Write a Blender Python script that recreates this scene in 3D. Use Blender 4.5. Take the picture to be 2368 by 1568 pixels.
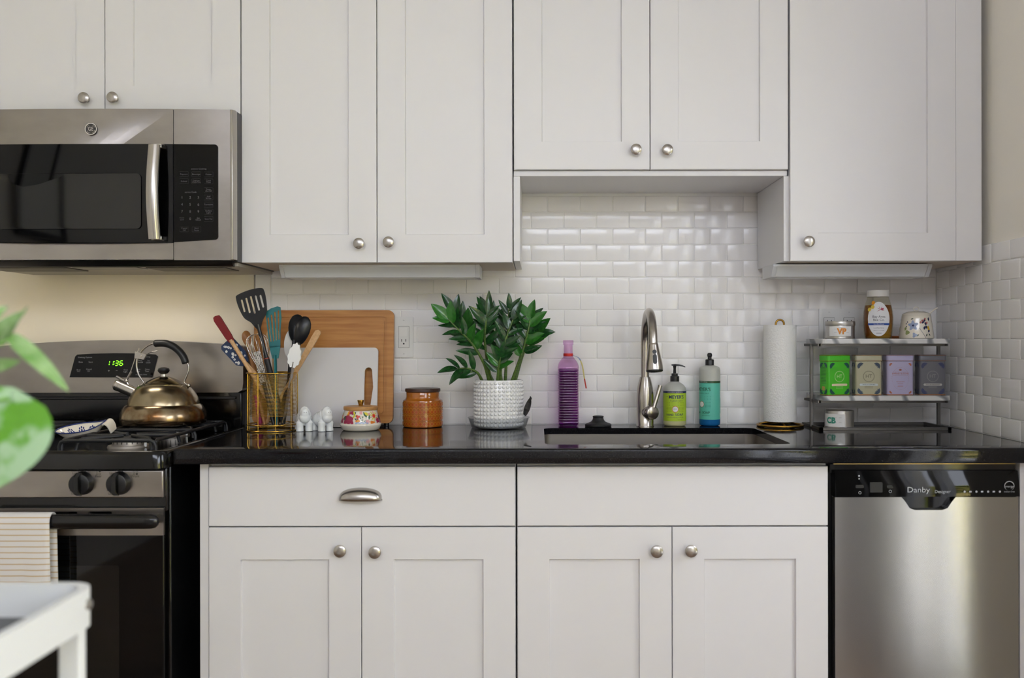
import bpy, bmesh, math, random
from mathutils import Vector, Matrix
random.seed(7)
S = bpy.context.scene
for _o in list(bpy.data.objects):
    bpy.data.objects.remove(_o)
COL = S.collection
PI = math.pi

# ------------------------------------------------------------------ camera
F, CX, CY, D, CZ = 2123.0, 1242.0, 785.0, 2.9, 1.182      # focal length and principal point in pixels, distance and height in metres
cam_d = bpy.data.cameras.new('camera')
cam = bpy.data.objects.new('camera', cam_d); COL.objects.link(cam)
cam.location = (0, -D, CZ); cam.rotation_euler = (PI/2, 0.0014, 0)
cam_d.sensor_width = 36; cam_d.lens = F/2368*36
cam_d.shift_x = -(CX-1184)/2368; cam_d.shift_y = (CY-784)/2368
cam_d.clip_start = 0.05
cam_d.dof.use_dof = True; cam_d.dof.focus_distance = 2.68; cam_d.dof.aperture_fstop = 2.4
S.camera = cam

# ------------------------------------------------------------------ world, sun, daylight, exposure
W = bpy.data.worlds.new('sky'); S.world = W; W.use_nodes = True
bg = W.node_tree.nodes['Background']
bg.inputs[0].default_value = (0.85, 0.885, 1.03, 1); bg.inputs[1].default_value = 8.2
sun_d = bpy.data.lights.new('sun', 'SUN'); sun_d.energy = 40; sun_d.angle = 0.01; sun_d.color = (1, .97, .96)
sun = bpy.data.objects.new('sun', sun_d); COL.objects.link(sun)
sun.rotation_euler = Vector((0.28, -0.22, -0.93)).to_track_quat('-Z', 'Y').to_euler()
RX = 1.269                               # right wall plane
WIN1 = (-1.66, -1.04, 0.12, 2.1)         # right wall glazed door: y0, y1, z0, z1
WIN2 = (-4.45, -2.60, 0.12, 2.45)         # right wall window added beside the camera for light: y0, y1, z0, z1
YB = -4.6; XL = -2.3; ZC = 3.15
WIN3 = (-1.45, 1.17, 2.33, 3.05)          # clerestory band added out of view for frontal light: x0, x1, z0, z1
def portal(name, loc, rot, sx, sy):
    l = bpy.data.lights.new(name, 'AREA'); l.shape = 'RECTANGLE'; l.size = sx; l.size_y = sy
    l.cycles.is_portal = True
    o = bpy.data.objects.new(name, l); COL.objects.link(o); o.location = loc; o.rotation_euler = rot
portal('daylight_side_window', (RX+.12, (WIN1[0]+WIN1[1])/2, (WIN1[2]+WIN1[3])/2), (PI/2, 0, PI/2), WIN1[1]-WIN1[0], WIN1[3]-WIN1[2])
portal('daylight_added_window', (RX+.12, (WIN2[0]+WIN2[1])/2, (WIN2[2]+WIN2[3])/2), (PI/2, 0, PI/2), WIN2[1]-WIN2[0], WIN2[3]-WIN2[2])
portal('daylight_added_clerestory', ((WIN3[0]+WIN3[1])/2, YB-.12, (WIN3[2]+WIN3[3])/2), (PI/2, 0, 0), WIN3[1]-WIN3[0], WIN3[3]-WIN3[2])
S.view_settings.view_transform = 'Standard'; S.view_settings.look = 'None'
S.view_settings.gamma = 1; S.view_settings.use_curve_mapping = False
S.view_settings.exposure = 0.22

# ------------------------------------------------------------------ helpers
def XD(px, d): return (px-CX)/F*(D-d)
def ZD(py, d): return CZ-(py-CY)/F*(D-d)
def P(px, py, d): return Vector((XD(px, d), -d, ZD(py, d)))
def lin(c): return c/12.92 if c <= .04045 else ((c+.055)/1.055)**2.4
def hx(h):
    h = h.lstrip('#'); return tuple(lin(int(h[i:i+2], 16)/255) for i in (0, 2, 4))
MATS = {}
def mat(name, col, rough=.5, metal=0., bump=None, var=None, coat=0., trans=0., emit=None, aniso=0., ior=None, sss=0., alpha=None, coords='Object'):
    """col hex; bump=(scale,strength[,stretch]); var=(hex2,scale,stretch,lo,hi)"""
    if name in MATS: return MATS[name]
    m = bpy.data.materials.new(name); m.use_nodes = True
    nt = m.node_tree; b = nt.nodes['Principled BSDF']
    c = hx(col) if isinstance(col, str) else col
    b.inputs['Base Color'].default_value = (*c, 1); b.inputs['Roughness'].default_value = rough
    b.inputs['Metallic'].default_value = metal
    if coat: b.inputs['Coat Weight'].default_value = coat; b.inputs['Coat Roughness'].default_value = .05
    if trans: b.inputs['Transmission Weight'].default_value = trans
    if ior: b.inputs['IOR'].default_value = ior
    if sss:
        b.inputs['Subsurface Weight'].default_value = sss; b.inputs['Subsurface Radius'].default_value = (.01, .01, .01); b.inputs['Subsurface Scale'].default_value = .5
    if aniso: b.inputs['Anisotropic'].default_value = aniso
    if emit:
        b.inputs['Emission Color'].default_value = (*hx(emit[0]), 1); b.inputs['Emission Strength'].default_value = emit[1]
    if bump or var:
        tc = nt.nodes.new('ShaderNodeTexCoord')
        def noise(scale, stretch, detail=3):
            mp = nt.nodes.new('ShaderNodeMapping'); nt.links.new(tc.outputs[coords], mp.inputs[0])
            mp.inputs['Scale'].default_value = stretch or (1, 1, 1)
            n = nt.nodes.new('ShaderNodeTexNoise'); n.inputs['Scale'].default_value = scale; n.inputs['Detail'].default_value = detail
            nt.links.new(mp.outputs[0], n.inputs[0]); return n
        if bump:
            n = noise(bump[0], bump[2] if len(bump) > 2 else None)
            bp = nt.nodes.new('ShaderNodeBump'); bp.inputs['Strength'].default_value = bump[1]; bp.inputs['Distance'].default_value = bump[3] if len(bump) > 3 else .002
            nt.links.new(n.outputs[0], bp.inputs['Height']); nt.links.new(bp.outputs[0], b.inputs['Normal'])
        if var:
            n = noise(var[1], var[2], 5)
            rp = nt.nodes.new('ShaderNodeValToRGB'); rp.color_ramp.elements[0].position = var[3]; rp.color_ramp.elements[1].position = var[4]
            rp.color_ramp.elements[0].color = (*c, 1); rp.color_ramp.elements[1].color = (*hx(var[0]), 1)
            nt.links.new(n.outputs[0], rp.inputs[0]); nt.links.new(rp.outputs[0], b.inputs['Base Color'])
    MATS[name] = m; return m
def clear(name, tint, rough=.02, ior=1.45, gloss=1.0):
    """thin tinted see-through wall: tinted transparency plus fresnel gloss"""
    m = bpy.data.materials.new(name); m.use_nodes = True; nt = m.node_tree; nt.nodes.clear()
    out = nt.nodes.new('ShaderNodeOutputMaterial'); mx = nt.nodes.new('ShaderNodeMixShader')
    t = nt.nodes.new('ShaderNodeBsdfTransparent'); t.inputs[0].default_value = (*tint, 1)
    g = nt.nodes.new('ShaderNodeBsdfGlossy'); g.inputs['Roughness'].default_value = rough
    f = nt.nodes.new('ShaderNodeLayerWeight'); f.inputs[0].default_value = .5
    p_ = nt.nodes.new('ShaderNodeMath'); p_.operation = 'POWER'; p_.inputs[1].default_value = 4
    q_ = nt.nodes.new('ShaderNodeMath'); q_.operation = 'MULTIPLY_ADD'; q_.inputs[1].default_value = .55*gloss; q_.inputs[2].default_value = .04*gloss
    nt.links.new(f.outputs['Facing'], p_.inputs[0]); nt.links.new(p_.outputs[0], q_.inputs[0])
    nt.links.new(q_.outputs[0], mx.inputs[0]); nt.links.new(t.outputs[0], mx.inputs[1]); nt.links.new(g.outputs[0], mx.inputs[2])
    nt.links.new(mx.outputs[0], out.inputs[0]); MATS[name] = m; return m

ORG = {}
class MB:
    def __init__(s): s.v = []; s.f = []; s.m = []; s.M = None
    def add(s, vs, fs, mi=0):
        o = len(s.v)
        if s.M is not None: vs = [s.M @ Vector(v) for v in vs]
        s.v += [tuple(v) for v in vs]; s.f += [tuple(i+o for i in f) for f in fs]; s.m += [mi]*len(fs); return s
    def box(s, x0, x1, y0, y1, z0, z1, mi=0):
        return s.add([(x, y, z) for z in (z0, z1) for y in (y0, y1) for x in (x0, x1)],
                     [(0, 2, 3, 1), (4, 5, 7, 6), (0, 1, 5, 4), (2, 6, 7, 3), (0, 4, 6, 2), (1, 3, 7, 5)], mi)
    def loft(s, loops, mi=0, cap0=True, cap1=True, closed=False):
        n = len(loops[0]); vs = [p for l in loops for p in l]; fs = []
        k = len(loops)
        for i in range(k if closed else k-1):
            a = i*n; b = ((i+1) % k)*n
            for j in range(n):
                j2 = (j+1) % n; fs.append((a+j, a+j2, b+j2, b+j))
        if not closed:
            if cap0: fs.append(tuple(reversed(range(n))))
            if cap1: fs.append(tuple(range((k-1)*n, k*n)))
        return s.add(vs, fs, mi)
    def lathe(s, prof, c=(0, 0, 0), n=32, mi=0, axis=None):
        """prof [(r, h)], around +Z through c, or around axis vector"""
        q = Vector((0, 0, 1)).rotation_difference(Vector(axis)).to_matrix() if axis is not None else Matrix.Identity(3)
        loops = []
        for r, h in prof:
            r = max(r, 1e-5)
            loops.append([Vector(c)+q @ Vector((r*math.cos(2*PI*i/n), r*math.sin(2*PI*i/n), h)) for i in range(n)])
        return s.loft(loops, mi)
    def tube(s, pts, r, n=8, mi=0, closed=False, flat=1.0):
        pts = [Vector(p) for p in pts]; k = len(pts)
        rs = r if isinstance(r, (list, tuple)) else [r]*k
        loops = []; nrm = None
        for i, p in enumerate(pts):
            if closed: t = pts[(i+1) % k]-pts[i-1]
            else: t = pts[min(i+1, k-1)]-pts[max(i-1, 0)]
            t.normalize()
            if nrm is None:
                ref = Vector((0, 1, 0)) if abs(t.y) < .9 else Vector((1, 0, 0))
                nrm = (ref-t*ref.dot(t)).normalized()
            else:
                nrm = (nrm-t*nrm.dot(t)).normalized()
            b = t.cross(nrm)
            loops.append([p+rs[i]*(nrm*math.cos(2*PI*j/n)*flat+b*math.sin(2*PI*j/n)) for j in range(n)])
        return s.loft(loops, mi, closed=closed)
    def ell(s, c, r, rot=None, n=16, m=10, mi=0):
        R = rot or Matrix.Identity(3); loops = []
        for i in range(m+1):
            a = -PI/2+PI*i/m; ca = max(math.cos(a), .004)
            loops.append([Vector(c)+R @ Vector((r[0]*ca*math.cos(2*PI*j/n), r[1]*ca*math.sin(2*PI*j/n), r[2]*math.sin(a))) for j in range(n)])
        return s.loft(loops, mi)
    def shape(s, loops, t, M, mi=0):
        """filled 2D outline(s) with holes, thickness t centred on local z = 0, mapped by M"""
        cu = bpy.data.curves.new('tmp', 'CURVE'); cu.dimensions = '2D'; cu.fill_mode = 'BOTH'; cu.extrude = t/2
        for lp in loops:
            sp = cu.splines.new('POLY'); sp.points.add(len(lp)-1); sp.use_cyclic_u = True
            for pt, q in zip(sp.points, lp): pt.co = (q[0], q[1], 0, 1)
        o = bpy.data.objects.new('tmp', cu); me = o.to_mesh()
        s.add([M @ v.co for v in me.vertices], [tuple(p.vertices) for p in me.polygons], mi)
        o.to_mesh_clear(); bpy.data.objects.remove(o); bpy.data.curves.remove(cu); return s
    def text(s, body, size, fn, bold=0., mi=0, align='CENTER', sx=1.0, space=1.0, fine=False):
        cu = bpy.data.curves.new('tmp', 'FONT'); cu.body = body; cu.size = size; cu.align_x = align; cu.align_y = 'CENTER'
        cu.offset = bold*size; cu.resolution_u = 3; cu.space_character = space
        o = bpy.data.objects.new('tmp', cu); me = o.to_mesh()
        if fine:
            bm = bmesh.new(); bm.from_mesh(me); bmesh.ops.triangulate(bm, faces=bm.faces); bmesh.ops.subdivide_edges(bm, edges=bm.edges, cuts=2, use_grid_fill=True); bm.verts.index_update()
            vs = [fn(v.co.x*sx, v.co.y) for v in bm.verts]; fs = [tuple(v.index for v in f.verts) for f in bm.faces]; bm.free()
        else:
            vs = [fn(v.co.x*sx, v.co.y) for v in me.vertices]; fs = [tuple(p.vertices) for p in me.polygons]
        o.to_mesh_clear(); bpy.data.objects.remove(o); bpy.data.curves.remove(cu)
        return s.add(vs, fs, mi)
    def patch(s, fn, loop, mi=0):
        """flat print: outline in (u, v), filled from its centre with rings and mapped on a surface by fn"""
        n = len(loop); cu = sum(p[0] for p in loop)/n; cv = sum(p[1] for p in loop)/n
        vs = [fn(cu, cv)]; fs = []
        for k in (1/3, 2/3, 1): vs += [fn(cu+(u-cu)*k, cv+(v-cv)*k) for u, v in loop]
        for j in range(n):
            j2 = (j+1) % n; fs.append((0, 1+j, 1+j2))
            for r in (0, 1): fs.append((1+r*n+j, 1+(r+1)*n+j, 1+(r+1)*n+j2, 1+r*n+j2))
        return s.add(vs, fs, mi)
    def mesh(s, name, mats, org=None, smooth=35):
        me = bpy.data.meshes.new(name)
        o = org or Vector((0, 0, 0))
        me.from_pydata([(v[0]-o[0], v[1]-o[1], v[2]-o[2]) for v in s.v], [], s.f)
        for m in (mats if isinstance(mats, (list, tuple)) else [mats]): me.materials.append(m)
        me.polygons.foreach_set('material_index', s.m)
        bm = bmesh.new(); bm.from_mesh(me); bmesh.ops.recalc_face_normals(bm, faces=bm.faces); bm.to_mesh(me); bm.free()
        if smooth:
            me.polygons.foreach_set('use_smooth', [True]*len(me.polygons)); me.set_sharp_from_angle(angle=math.radians(smooth))
        me.update(); return me
    def build(s, name, mats, parent=None, bevel=None, seg=2, smooth=35, loc=None, local=False):
        """world-space verts, origin shifted to the parent's (or loc); local=True: verts already local"""
        org = Vector((0, 0, 0))
        if not local: org = ORG[parent.name] if parent else (Vector(loc) if loc is not None else org)
        me = s.mesh(name, mats, org, smooth)
        o = bpy.data.objects.new(name, me); COL.objects.link(o)
        if parent: o.parent = parent; ORG[o.name] = ORG[parent.name]
        else:
            o.location = org; ORG[o.name] = Vector(org)
        if bevel:
            b = o.modifiers.new('bevel', 'BEVEL'); b.width = bevel; b.segments = seg; b.limit_method = 'ANGLE'; b.angle_limit = .6; b.harden_normals = False
        return o
def tag(o, label, cat, group=None):
    o['label'] = label; o['category'] = cat
    if group: o['group'] = group
    return o
def struct(o, label=None):
    o['kind'] = 'structure'
    if label: o['label'] = label
    return o
def thing(name, loc, label, cat, group=None, rotz=0):
    o = bpy.data.objects.new(name, None); COL.objects.link(o); o.empty_display_size = .05
    o.location = loc; o.rotation_euler = (0, 0, rotz); ORG[o.name] = Vector(loc); return tag(o, label, cat, group)
def inst(name, me, parent, loc, rot=None, scale=None):
    o = bpy.data.objects.new(name, me); COL.objects.link(o); o.parent = parent
    o.location = Vector(loc)-ORG[parent.name]
    ORG[o.name] = ORG[parent.name]
    if rot is not None: o.rotation_euler = rot
    if scale is not None: o.scale = scale
    return o
def rrect(x0, x1, y0, y1, r, n=5):
    out = []
    for cx, cy, a in ((x1-r, y1-r, 0), (x0+r, y1-r, 90), (x0+r, y0+r, 180), (x1-r, y0+r, 270)):
        for i in range(n+1):
            t = math.radians(a+90*i/n); out.append((cx+r*math.cos(t), cy+r*math.sin(t)))
    return out
def circ(cx, cy, r, n=20, ry=None): return [(cx+r*math.cos(2*PI*i/n), cy+(ry or r)*math.sin(2*PI*i/n)) for i in range(n)]
def frontM(x=0, y=0, z=0):
    """local x -> world x, local y -> world z, local z -> towards the camera (-y)"""
    return Matrix(((1, 0, 0, x), (0, 0, -1, y), (0, 1, 0, z), (0, 0, 0, 1)))
def axesM(o, x, y, z): return Matrix(((x[0], y[0], z[0], o[0]), (x[1], y[1], z[1], o[1]), (x[2], y[2], z[2], o[2]), (0, 0, 0, 1)))
def spline(pts, k=6):
    """Catmull-Rom through points"""
    pts = [Vector(p) for p in pts]; out = []
    for i in range(len(pts)-1):
        p0 = pts[max(i-1, 0)]; p1 = pts[i]; p2 = pts[i+1]; p3 = pts[min(i+2, len(pts)-1)]
        for j in range(k):
            t = j/k
            out.append(.5*((2*p1)+(p2-p0)*t+(2*p0-5*p1+4*p2-p3)*t*t+(3*p1-p0-3*p2+p3)*t**3))
    out.append(pts[-1]); return out

# ------------------------------------------------------------------ materials
white = mat('cabinet_white', '#e2e0e0', .38, bump=(35, .02))
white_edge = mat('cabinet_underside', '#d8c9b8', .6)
tile_m = mat('glazed_tile', '#f3f0ee', .13, bump=(16, .07, None, .003))
grout_m = mat('grout', '#f6f5f2', .8, bump=(300, .2))
cream = mat('cream_plaster', '#fcefd6', .7, bump=(22, .35, (1, 1, 1), .004))
beige = mat('beige_paint', '#f5efe3', .7, bump=(60, .15))
paint = mat('room_paint', '#eeebe7', .8)
ceil_m = mat('ceiling_paint', '#f0eeeb', .9)
floor_m = mat('floor_wood', '#9a8069', .4, var=('#7d654f', 6, (1, 8, 1), .3, .7))
steel = mat('brushed_steel', '#a39d97', .30, 1., bump=(220, .06, (.03, 1, 1)), var=('#8d8782', 5, (1, 1, 2), .35, .75))
steel_dw = mat('dishwasher_steel', '#a5a3a0', .24, 1., aniso=.85)
steel_dw.node_tree.nodes['Principled BSDF'].inputs['Anisotropic Rotation'].default_value = .25
nickel = mat('satin_nickel', '#b3aea8', .27, 1.)
chrome = mat('chrome', '#d4d2cf', .12, 1.)
blackgl = mat('black_glass', '#050505', .04); blackgl.node_tree.nodes['Principled BSDF'].inputs['Specular IOR Level'].default_value = .3
enamel = mat('black_enamel', '#060606', .12)
blackpl = mat('black_plastic', '#101011', .35)
iron = mat('cast_iron', '#1a1b1d', .45, bump=(400, .3))
darkgap = mat('dark_interior', '#080808', .6)
gold = mat('gold_wire', '#c9a24a', .22, 1.)
goldp = mat('brass', '#b58a3c', .25, 1.)
grey_print = mat('grey_print', '#8f8f90', .6)
dim_print = mat('dim_print', '#4a4a4c', .6)
dark_print = mat('dark_print', '#1c1a18', .6)
white_print = mat('white_print', '#e8e8e6', .6)
def granite():
    m = mat('black_granite', '#060606', .07); m.node_tree.nodes['Principled BSDF'].inputs['Specular IOR Level'].default_value = .32
    nt = m.node_tree; b = nt.nodes['Principled BSDF']; tc = nt.nodes.new('ShaderNodeTexCoord')
    v = nt.nodes.new('ShaderNodeTexVoronoi'); v.inputs['Scale'].default_value = 360
    nt.links.new(tc.outputs['Object'], v.inputs[0])
    r = nt.nodes.new('ShaderNodeValToRGB'); e = r.color_ramp.elements
    e[0].position = 0; e[0].color = (.055, .055, .058, 1); e[1].position = .28; e[1].color = (.006, .006, .007, 1)
    nt.links.new(v.outputs['Distance'], r.inputs[0]); nt.links.new(r.outputs[0], b.inputs['Base Color'])
    return m
counter_m = granite()
def wood(name, c1, c2, scale=14, stretch=(1, 1, 14), rough=.45):
    return mat(name, c1, rough, var=(c2, scale, stretch, .3, .7))
bamboo = wood('bamboo', '#c98f4a', '#a8692b', 5, (1.2, 1, 16))
pale_wood = wood('pale_wood', '#d8b083', '#c59a68', 20, (6, 6, 1))
lid_wood = wood('lid_wood', '#cf9c62', '#b9834a', 12, (1, 8, 8))
dark_wood = wood('dark_wood', '#4a2a1c', '#35190f', 12, (1, 8, 8))
red_sil = mat('red_silicone', '#7d1117', .45)
teal_ny = mat('teal_nylon', '#1f6f74', .4)
black_ny = mat('black_nylon', '#15161a', .32)
white_ny = mat('white_nylon', '#e6e2da', .4)
porcelain = mat('white_porcelain', '#eef0f0', .08, coat=.6)
cream_cer = mat('cream_ceramic', '#ece4d4', .15, coat=.5)

# ------------------------------------------------------------------ room shell
def wall_with_holes(name, plane, thick, a0, a1, z0, z1, holes, m, label):
    mb = MB(); a = a0
    for h0, h1, g0, g1 in holes:
        mb.box(plane, plane+thick, a, h0, z0, z1); mb.box(plane, plane+thick, h0, h1, z0, g0); mb.box(plane, plane+thick, h0, h1, g1, z1); a = h1
    mb.box(plane, plane+thick, a, a1, z0, z1)
    return struct(mb.build(name, m, smooth=None), label)
struct(MB().box(XL-.15, RX+.15, YB-.15, .12, -.1, 0).build('floor', floor_m, smooth=None), 'brown wooden kitchen floor')
struct(MB().box(XL-.15, RX+.15, YB-.15, .12, ZC, ZC+.1).build('ceiling', ceil_m, smooth=None), 'plain off white ceiling')
wall_back = struct(MB().box(XL-.15, RX+.15, .008, .12, 0, ZC).build('wall_back', paint, smooth=None), 'kitchen wall with cream plaster and white subway tile')
struct(MB().box(XL-.15, XL, YB, .008, 0, ZC).build('wall_left', paint, smooth=None), 'plain painted side wall of the kitchen')
wall_right = wall_with_holes('wall_right', RX, .15, YB, .008, 0, ZC, (WIN2, WIN1), beige, 'beige painted wall tiled above the counter')
mb = MB(); _a, _b, _c, _d = WIN3
for q in ((XL-.15, _a, 0, ZC), (_b, RX+.15, 0, ZC), (_a, _b, 0, _c), (_a, _b, _d, ZC)): mb.box(q[0], q[1], YB-.15, YB, q[2], q[3])
struct(mb.build('wall_front', paint, smooth=None), 'painted wall with added high windows opposite the cabinets')
def window(name, axis, plane, out, a0, a1, z0, z1, label):
    fr = MB(); t = .05
    def bx(mb, p0, p1, q0, q1, w0, w1):
        lo, hi = sorted((plane+out*w0, plane+out*w1))
        if axis == 'x': mb.box(lo, hi, p0, p1, q0, q1)
        else: mb.box(p0, p1, lo, hi, q0, q1)
    am = (a0+a1)/2
    for p in ((a0, a0+t, z0, z1), (a1-t, a1, z0, z1), (a0, a1, z0, z0+t), (a0, a1, z1-t, z1), (am-.02, am+.02, z0, z1)): bx(fr, *p, .04, .09)
    o = struct(fr.build(name, white, smooth=None), label)
    for q in ((a0+t, am-.02), (am+.02, a1-t)):
        g = MB(); bx(g, q[0], q[1], z0+t, z1-t, .06, .064); g.build('pane', clear_glass, o, smooth=None)
    si = MB(); bx(si, a0-.04, a1+.04, z0-.03, z0, -.05, .1); si.build('window_sill', white, o, bevel=.004)
clear_glass = clear('window_glass', (.97, .98, .97))
window('window_1', 'x', RX, 1, *WIN1, 'white framed tall glazed opening in the side wall beside the dishwasher')
window('added_window_3', 'y', YB, -1, *WIN3, 'white framed high window band added opposite the cabinets for light')
window('added_window_2', 'x', RX, 1, *WIN2, 'large white framed window added further along the side wall for light')

# plaster beside the range, the tiles of both walls
XT = XD(590, 0)
MB().box(XL, XT-.004, 0, .008, 0, 2.2).build('plaster', cream, wall_back, smooth=None)
struct(MB().box(XT, XD(627, 0), -.002, .008, .914, 1.40).build('trim_1', tile_m, bevel=.003), 'white edge strip between plaster and tile')
MB().box(XD(627, 0), RX, .0020, .008, .90, 1.68).build('grout', grout_m, wall_back, smooth=None)
TZ0 = .9145; TP = .0515; TW = .1030; JX = XD(1266.3, 0)
tile_cache = {}
def tile_mesh(w, h):
    k = (round(w, 4), round(h, 4))
    if k not in tile_cache:
        g = .0012; c = .0013; mb = MB(); w2 = w/2-g; h2 = h/2-g
        rings = [(w2, h2, .007), (w2, h2, .0012), (w2-c*.6, h2-c*.6, .0003), (w2-c*1.6, h2-c*1.6, 0)]
        mb.loft([[(-a, y, -b), (a, y, -b), (a, y, b), (-a, y, b)] for a, b, y in rings])
        tile_cache[k] = mb.mesh('tile', tile_m, smooth=50)
    return tile_cache[k]
def tile_row(x0, x1, z0, z1, jx):
    x = jx-math.ceil((jx-x0)/TW)*TW
    while x < x1-.004:
        a, b = max(x, x0), min(x+TW, x1)
        if b-a > .006: inst('tile', tile_mesh(b-a, z1-z0), wall_back, ((a+b)/2, 0, (z0+z1)/2), (random.uniform(-.002, .002), 0, random.uniform(-.002, .002)))
        x += TW
NX0, NX1 = XD(1186, 0), XD(1790, 0)
for r in range(15):
    z0 = TZ0+r*TP; z1 = min(z0+TP, 1.64)
    jx = JX+(0 if r % 2 else TW/2)
    if r < 10: tile_row(XD(628, 0), 1.2605, z0, z1, jx)
    elif z1 > z0+.01: tile_row(NX0, NX1, z0, z1, jx)
MB().box(RX-.006, RX, -.80, 0, .905, 1.446).build('grout', grout_m, wall_right, smooth=None)
for r in range(10):
    z0 = .9145+r*.0532; z1 = z0+.0532
    y = -.0915+(.0515 if r % 2 else 0)
    y1 = 0
    js = [0]+[q for q in [-(.0915-.0515*(r % 2))-.103*k for k in range(-1, 8)] if -.80 < q < -.006]+[-.80]
    for a, b in zip(js[:-1], js[1:]):
        inst('tile', tile_mesh(abs(a-b), z1-z0), wall_right, (RX-.008, (a+b)/2, (z0+z1)/2), (0, random.uniform(-.002, .002), -PI/2+random.uniform(-.002, .002)))

# ------------------------------------------------------------------ cabinets
kp = MB(); kp.lathe([(.0085, 0), (.0075, .002), (.0055, .006), (.006, .012), (.0135, .016), (.0157, .0195), (.0152, .0225), (.012, .0245), (.006, .0255), (0, .0258)], n=28, axis=(0, -1, 0))
knob_me = kp.mesh('knob', nickel)
def door(parent, x0, x1, z0, z1, yf, stile=.079, rail=None, knob=None, name='door', th=.019):
    rail = rail or stile; mb = MB(); rc = .008
    def lp(i, y, e=0): return [(x0+i*stile+e, y, z0+i*rail+e), (x1-i*stile-e, y, z0+i*rail+e), (x1-i*stile-e, y, z1-i*rail-e), (x0+i*stile+e, y, z1-i*rail-e)]
    yb = yf+th; c = .0012
    mb.loft([lp(0, yb), lp(0, yf+c), lp(0, yf, c), lp(1, yf, -.001), lp(1, yf+rc, .001)], cap0=True, cap1=False)
    o = mb.build(name, white, parent, smooth=30)
    MB().box(x0+stile-.003, x1-stile+.003, yf+rc, yf+rc+.006, z0+rail-.003, z1-rail+.003).build('panel', white, o, smooth=None)
    if knob: inst('knob', knob_me, o, (knob[0], yf, knob[1]))
    return o
UD = .33
def ux(px): return XD(px, UD)
def uz(py): return ZD(py, UD)
UT = 2.42
def upper(loc, label, x0, x1, zb, doors, zdoor, group=None, name='wall_cabinet'):
    t = thing(name, loc, label, 'cabinet')
    MB().box(x0+.0008, x1-.0008, -.308, -.010, zb+.004, UT).build('body', white, t, smooth=None)
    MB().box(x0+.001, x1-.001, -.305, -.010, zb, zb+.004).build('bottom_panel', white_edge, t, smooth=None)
    for a, b, kn in doors: door(t, a, b, zdoor, UT-.003, -UD, knob=kn)
    return t
gp = .0011
x_a = ux(557)
upper((ux(243), -.15, uz(263)), 'white wall cabinet right above the microwave', ux(243)-(x_a-ux(243)), x_a, uz(263)+.002,
      [(ux(243)-(x_a-ux(243))+gp, ux(243)-gp, (ux(202), uz(229))), (ux(243)+gp, x_a-gp, (ux(268), uz(228)))], uz(262))
upper((ux(872), -.15, uz(606)), 'tall white two door wall cabinet beside the microwave', x_a+.0016, ux(1186.5), uz(606),
      [(ux(559), ux(872)-gp, (ux(833), uz(564))), (ux(872)+gp, ux(1186)-gp, (ux(901), uz(561)))], uz(606.5))
t = upper((ux(1504), -.15, uz(393)), 'short white two door wall cabinet over the sink niche', ux(1188), ux(1824.5), uz(393),
      [(ux(1188)+gp, ux(1504)-gp, (ux(1470), uz(349))), (ux(1504)+gp, ux(1824)-gp, (ux(1542), uz(350)))], uz(392))
ND = .315
zs0, zs1 = ZD(407.5, ND), ZD(395, ND)
MB().box(ux(1188), ux(1824), -ND, -.010, zs0, zs1).build('soffit_board', white, t, bevel=.001)
upper((ux(2020), -.15, uz(604)), 'white single door wall cabinet in the corner beside the sink niche', ux(1827), ux(2272), uz(604),
      [(ux(1827)+gp, ux(2211), (ux(1867), uz(561)))], uz(604.5), name='wall_cabinet')
_corner = bpy.data.objects['wall_cabinet.003'] if 'wall_cabinet.003' in bpy.data.objects else None
MB().box(ux(2212), ux(2272), -.327, -.3085, uz(604), UT).build('filler_strip', white, _corner, bevel=.001)
# side panels of the niche
tag(MB().box(XD(1188, ND), XD(1203, ND), -ND, -.010, ZD(604, ND), zs0-.0005).build('side_panel', white, bevel=.001, loc=(XD(1195, ND), -.15, ZD(604, ND))),
    'narrow white side panel of the sink niche below the tall two door cabinet', 'panel')
tag(MB().box(XD(1812.5, ND), XD(1826, ND), -ND, -.010, ZD(605, ND), zs0-.0005).build('side_panel', white, bevel=.001, loc=(XD(1819, ND), -.15, ZD(605, ND))),
    'white side panel of the sink niche against the corner cabinet', 'panel')
# under cabinet lights
def under_light(px0, px1, label):
    d0, d1 = .17, .235
    x0, x1 = XD(px0, d1), XD(px1, d1); zt = uz(606)-.0005; zb = ZD(641, d1)
    t = thing('under_cabinet_light', ((x0+x1)/2, -.2, zb), label, 'light')
    MB().loft([[(x, -.13, zt), (x, -d1-.02, zt), (x, -d1-.02, zt-.006), (x, -d1+.004, zb), (x, -.13, zb)] for x in (x0+.012, x1-.012)]).build('housing', mat('light_housing', '#dfe0e2', .35), t, bevel=.001)
    for a, b in ((x0, x0+.012), (x1-.012, x1)):
        MB().loft([[(x, -.128, zt), (x, -d1-.022, zt), (x, -d1-.022, zt-.007), (x, -d1+.003, zb-.001), (x, -.128, zb-.001)] for x in (a, b)]).build('end_cap', mat('light_cap', '#d4d4d6', .4), t, bevel=.001)
    MB().box(x0+.02, x1-.02, -.215, -.145, zb-.0012, zb).build('diffuser', mat('light_diffuser', '#ebebe8', .3), t, smooth=None)
under_light(650, 1110, 'slim white light bar under the tall two door cabinet')
under_light(1784, 2149, 'slim white light bar under the corner cabinet')

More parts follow.
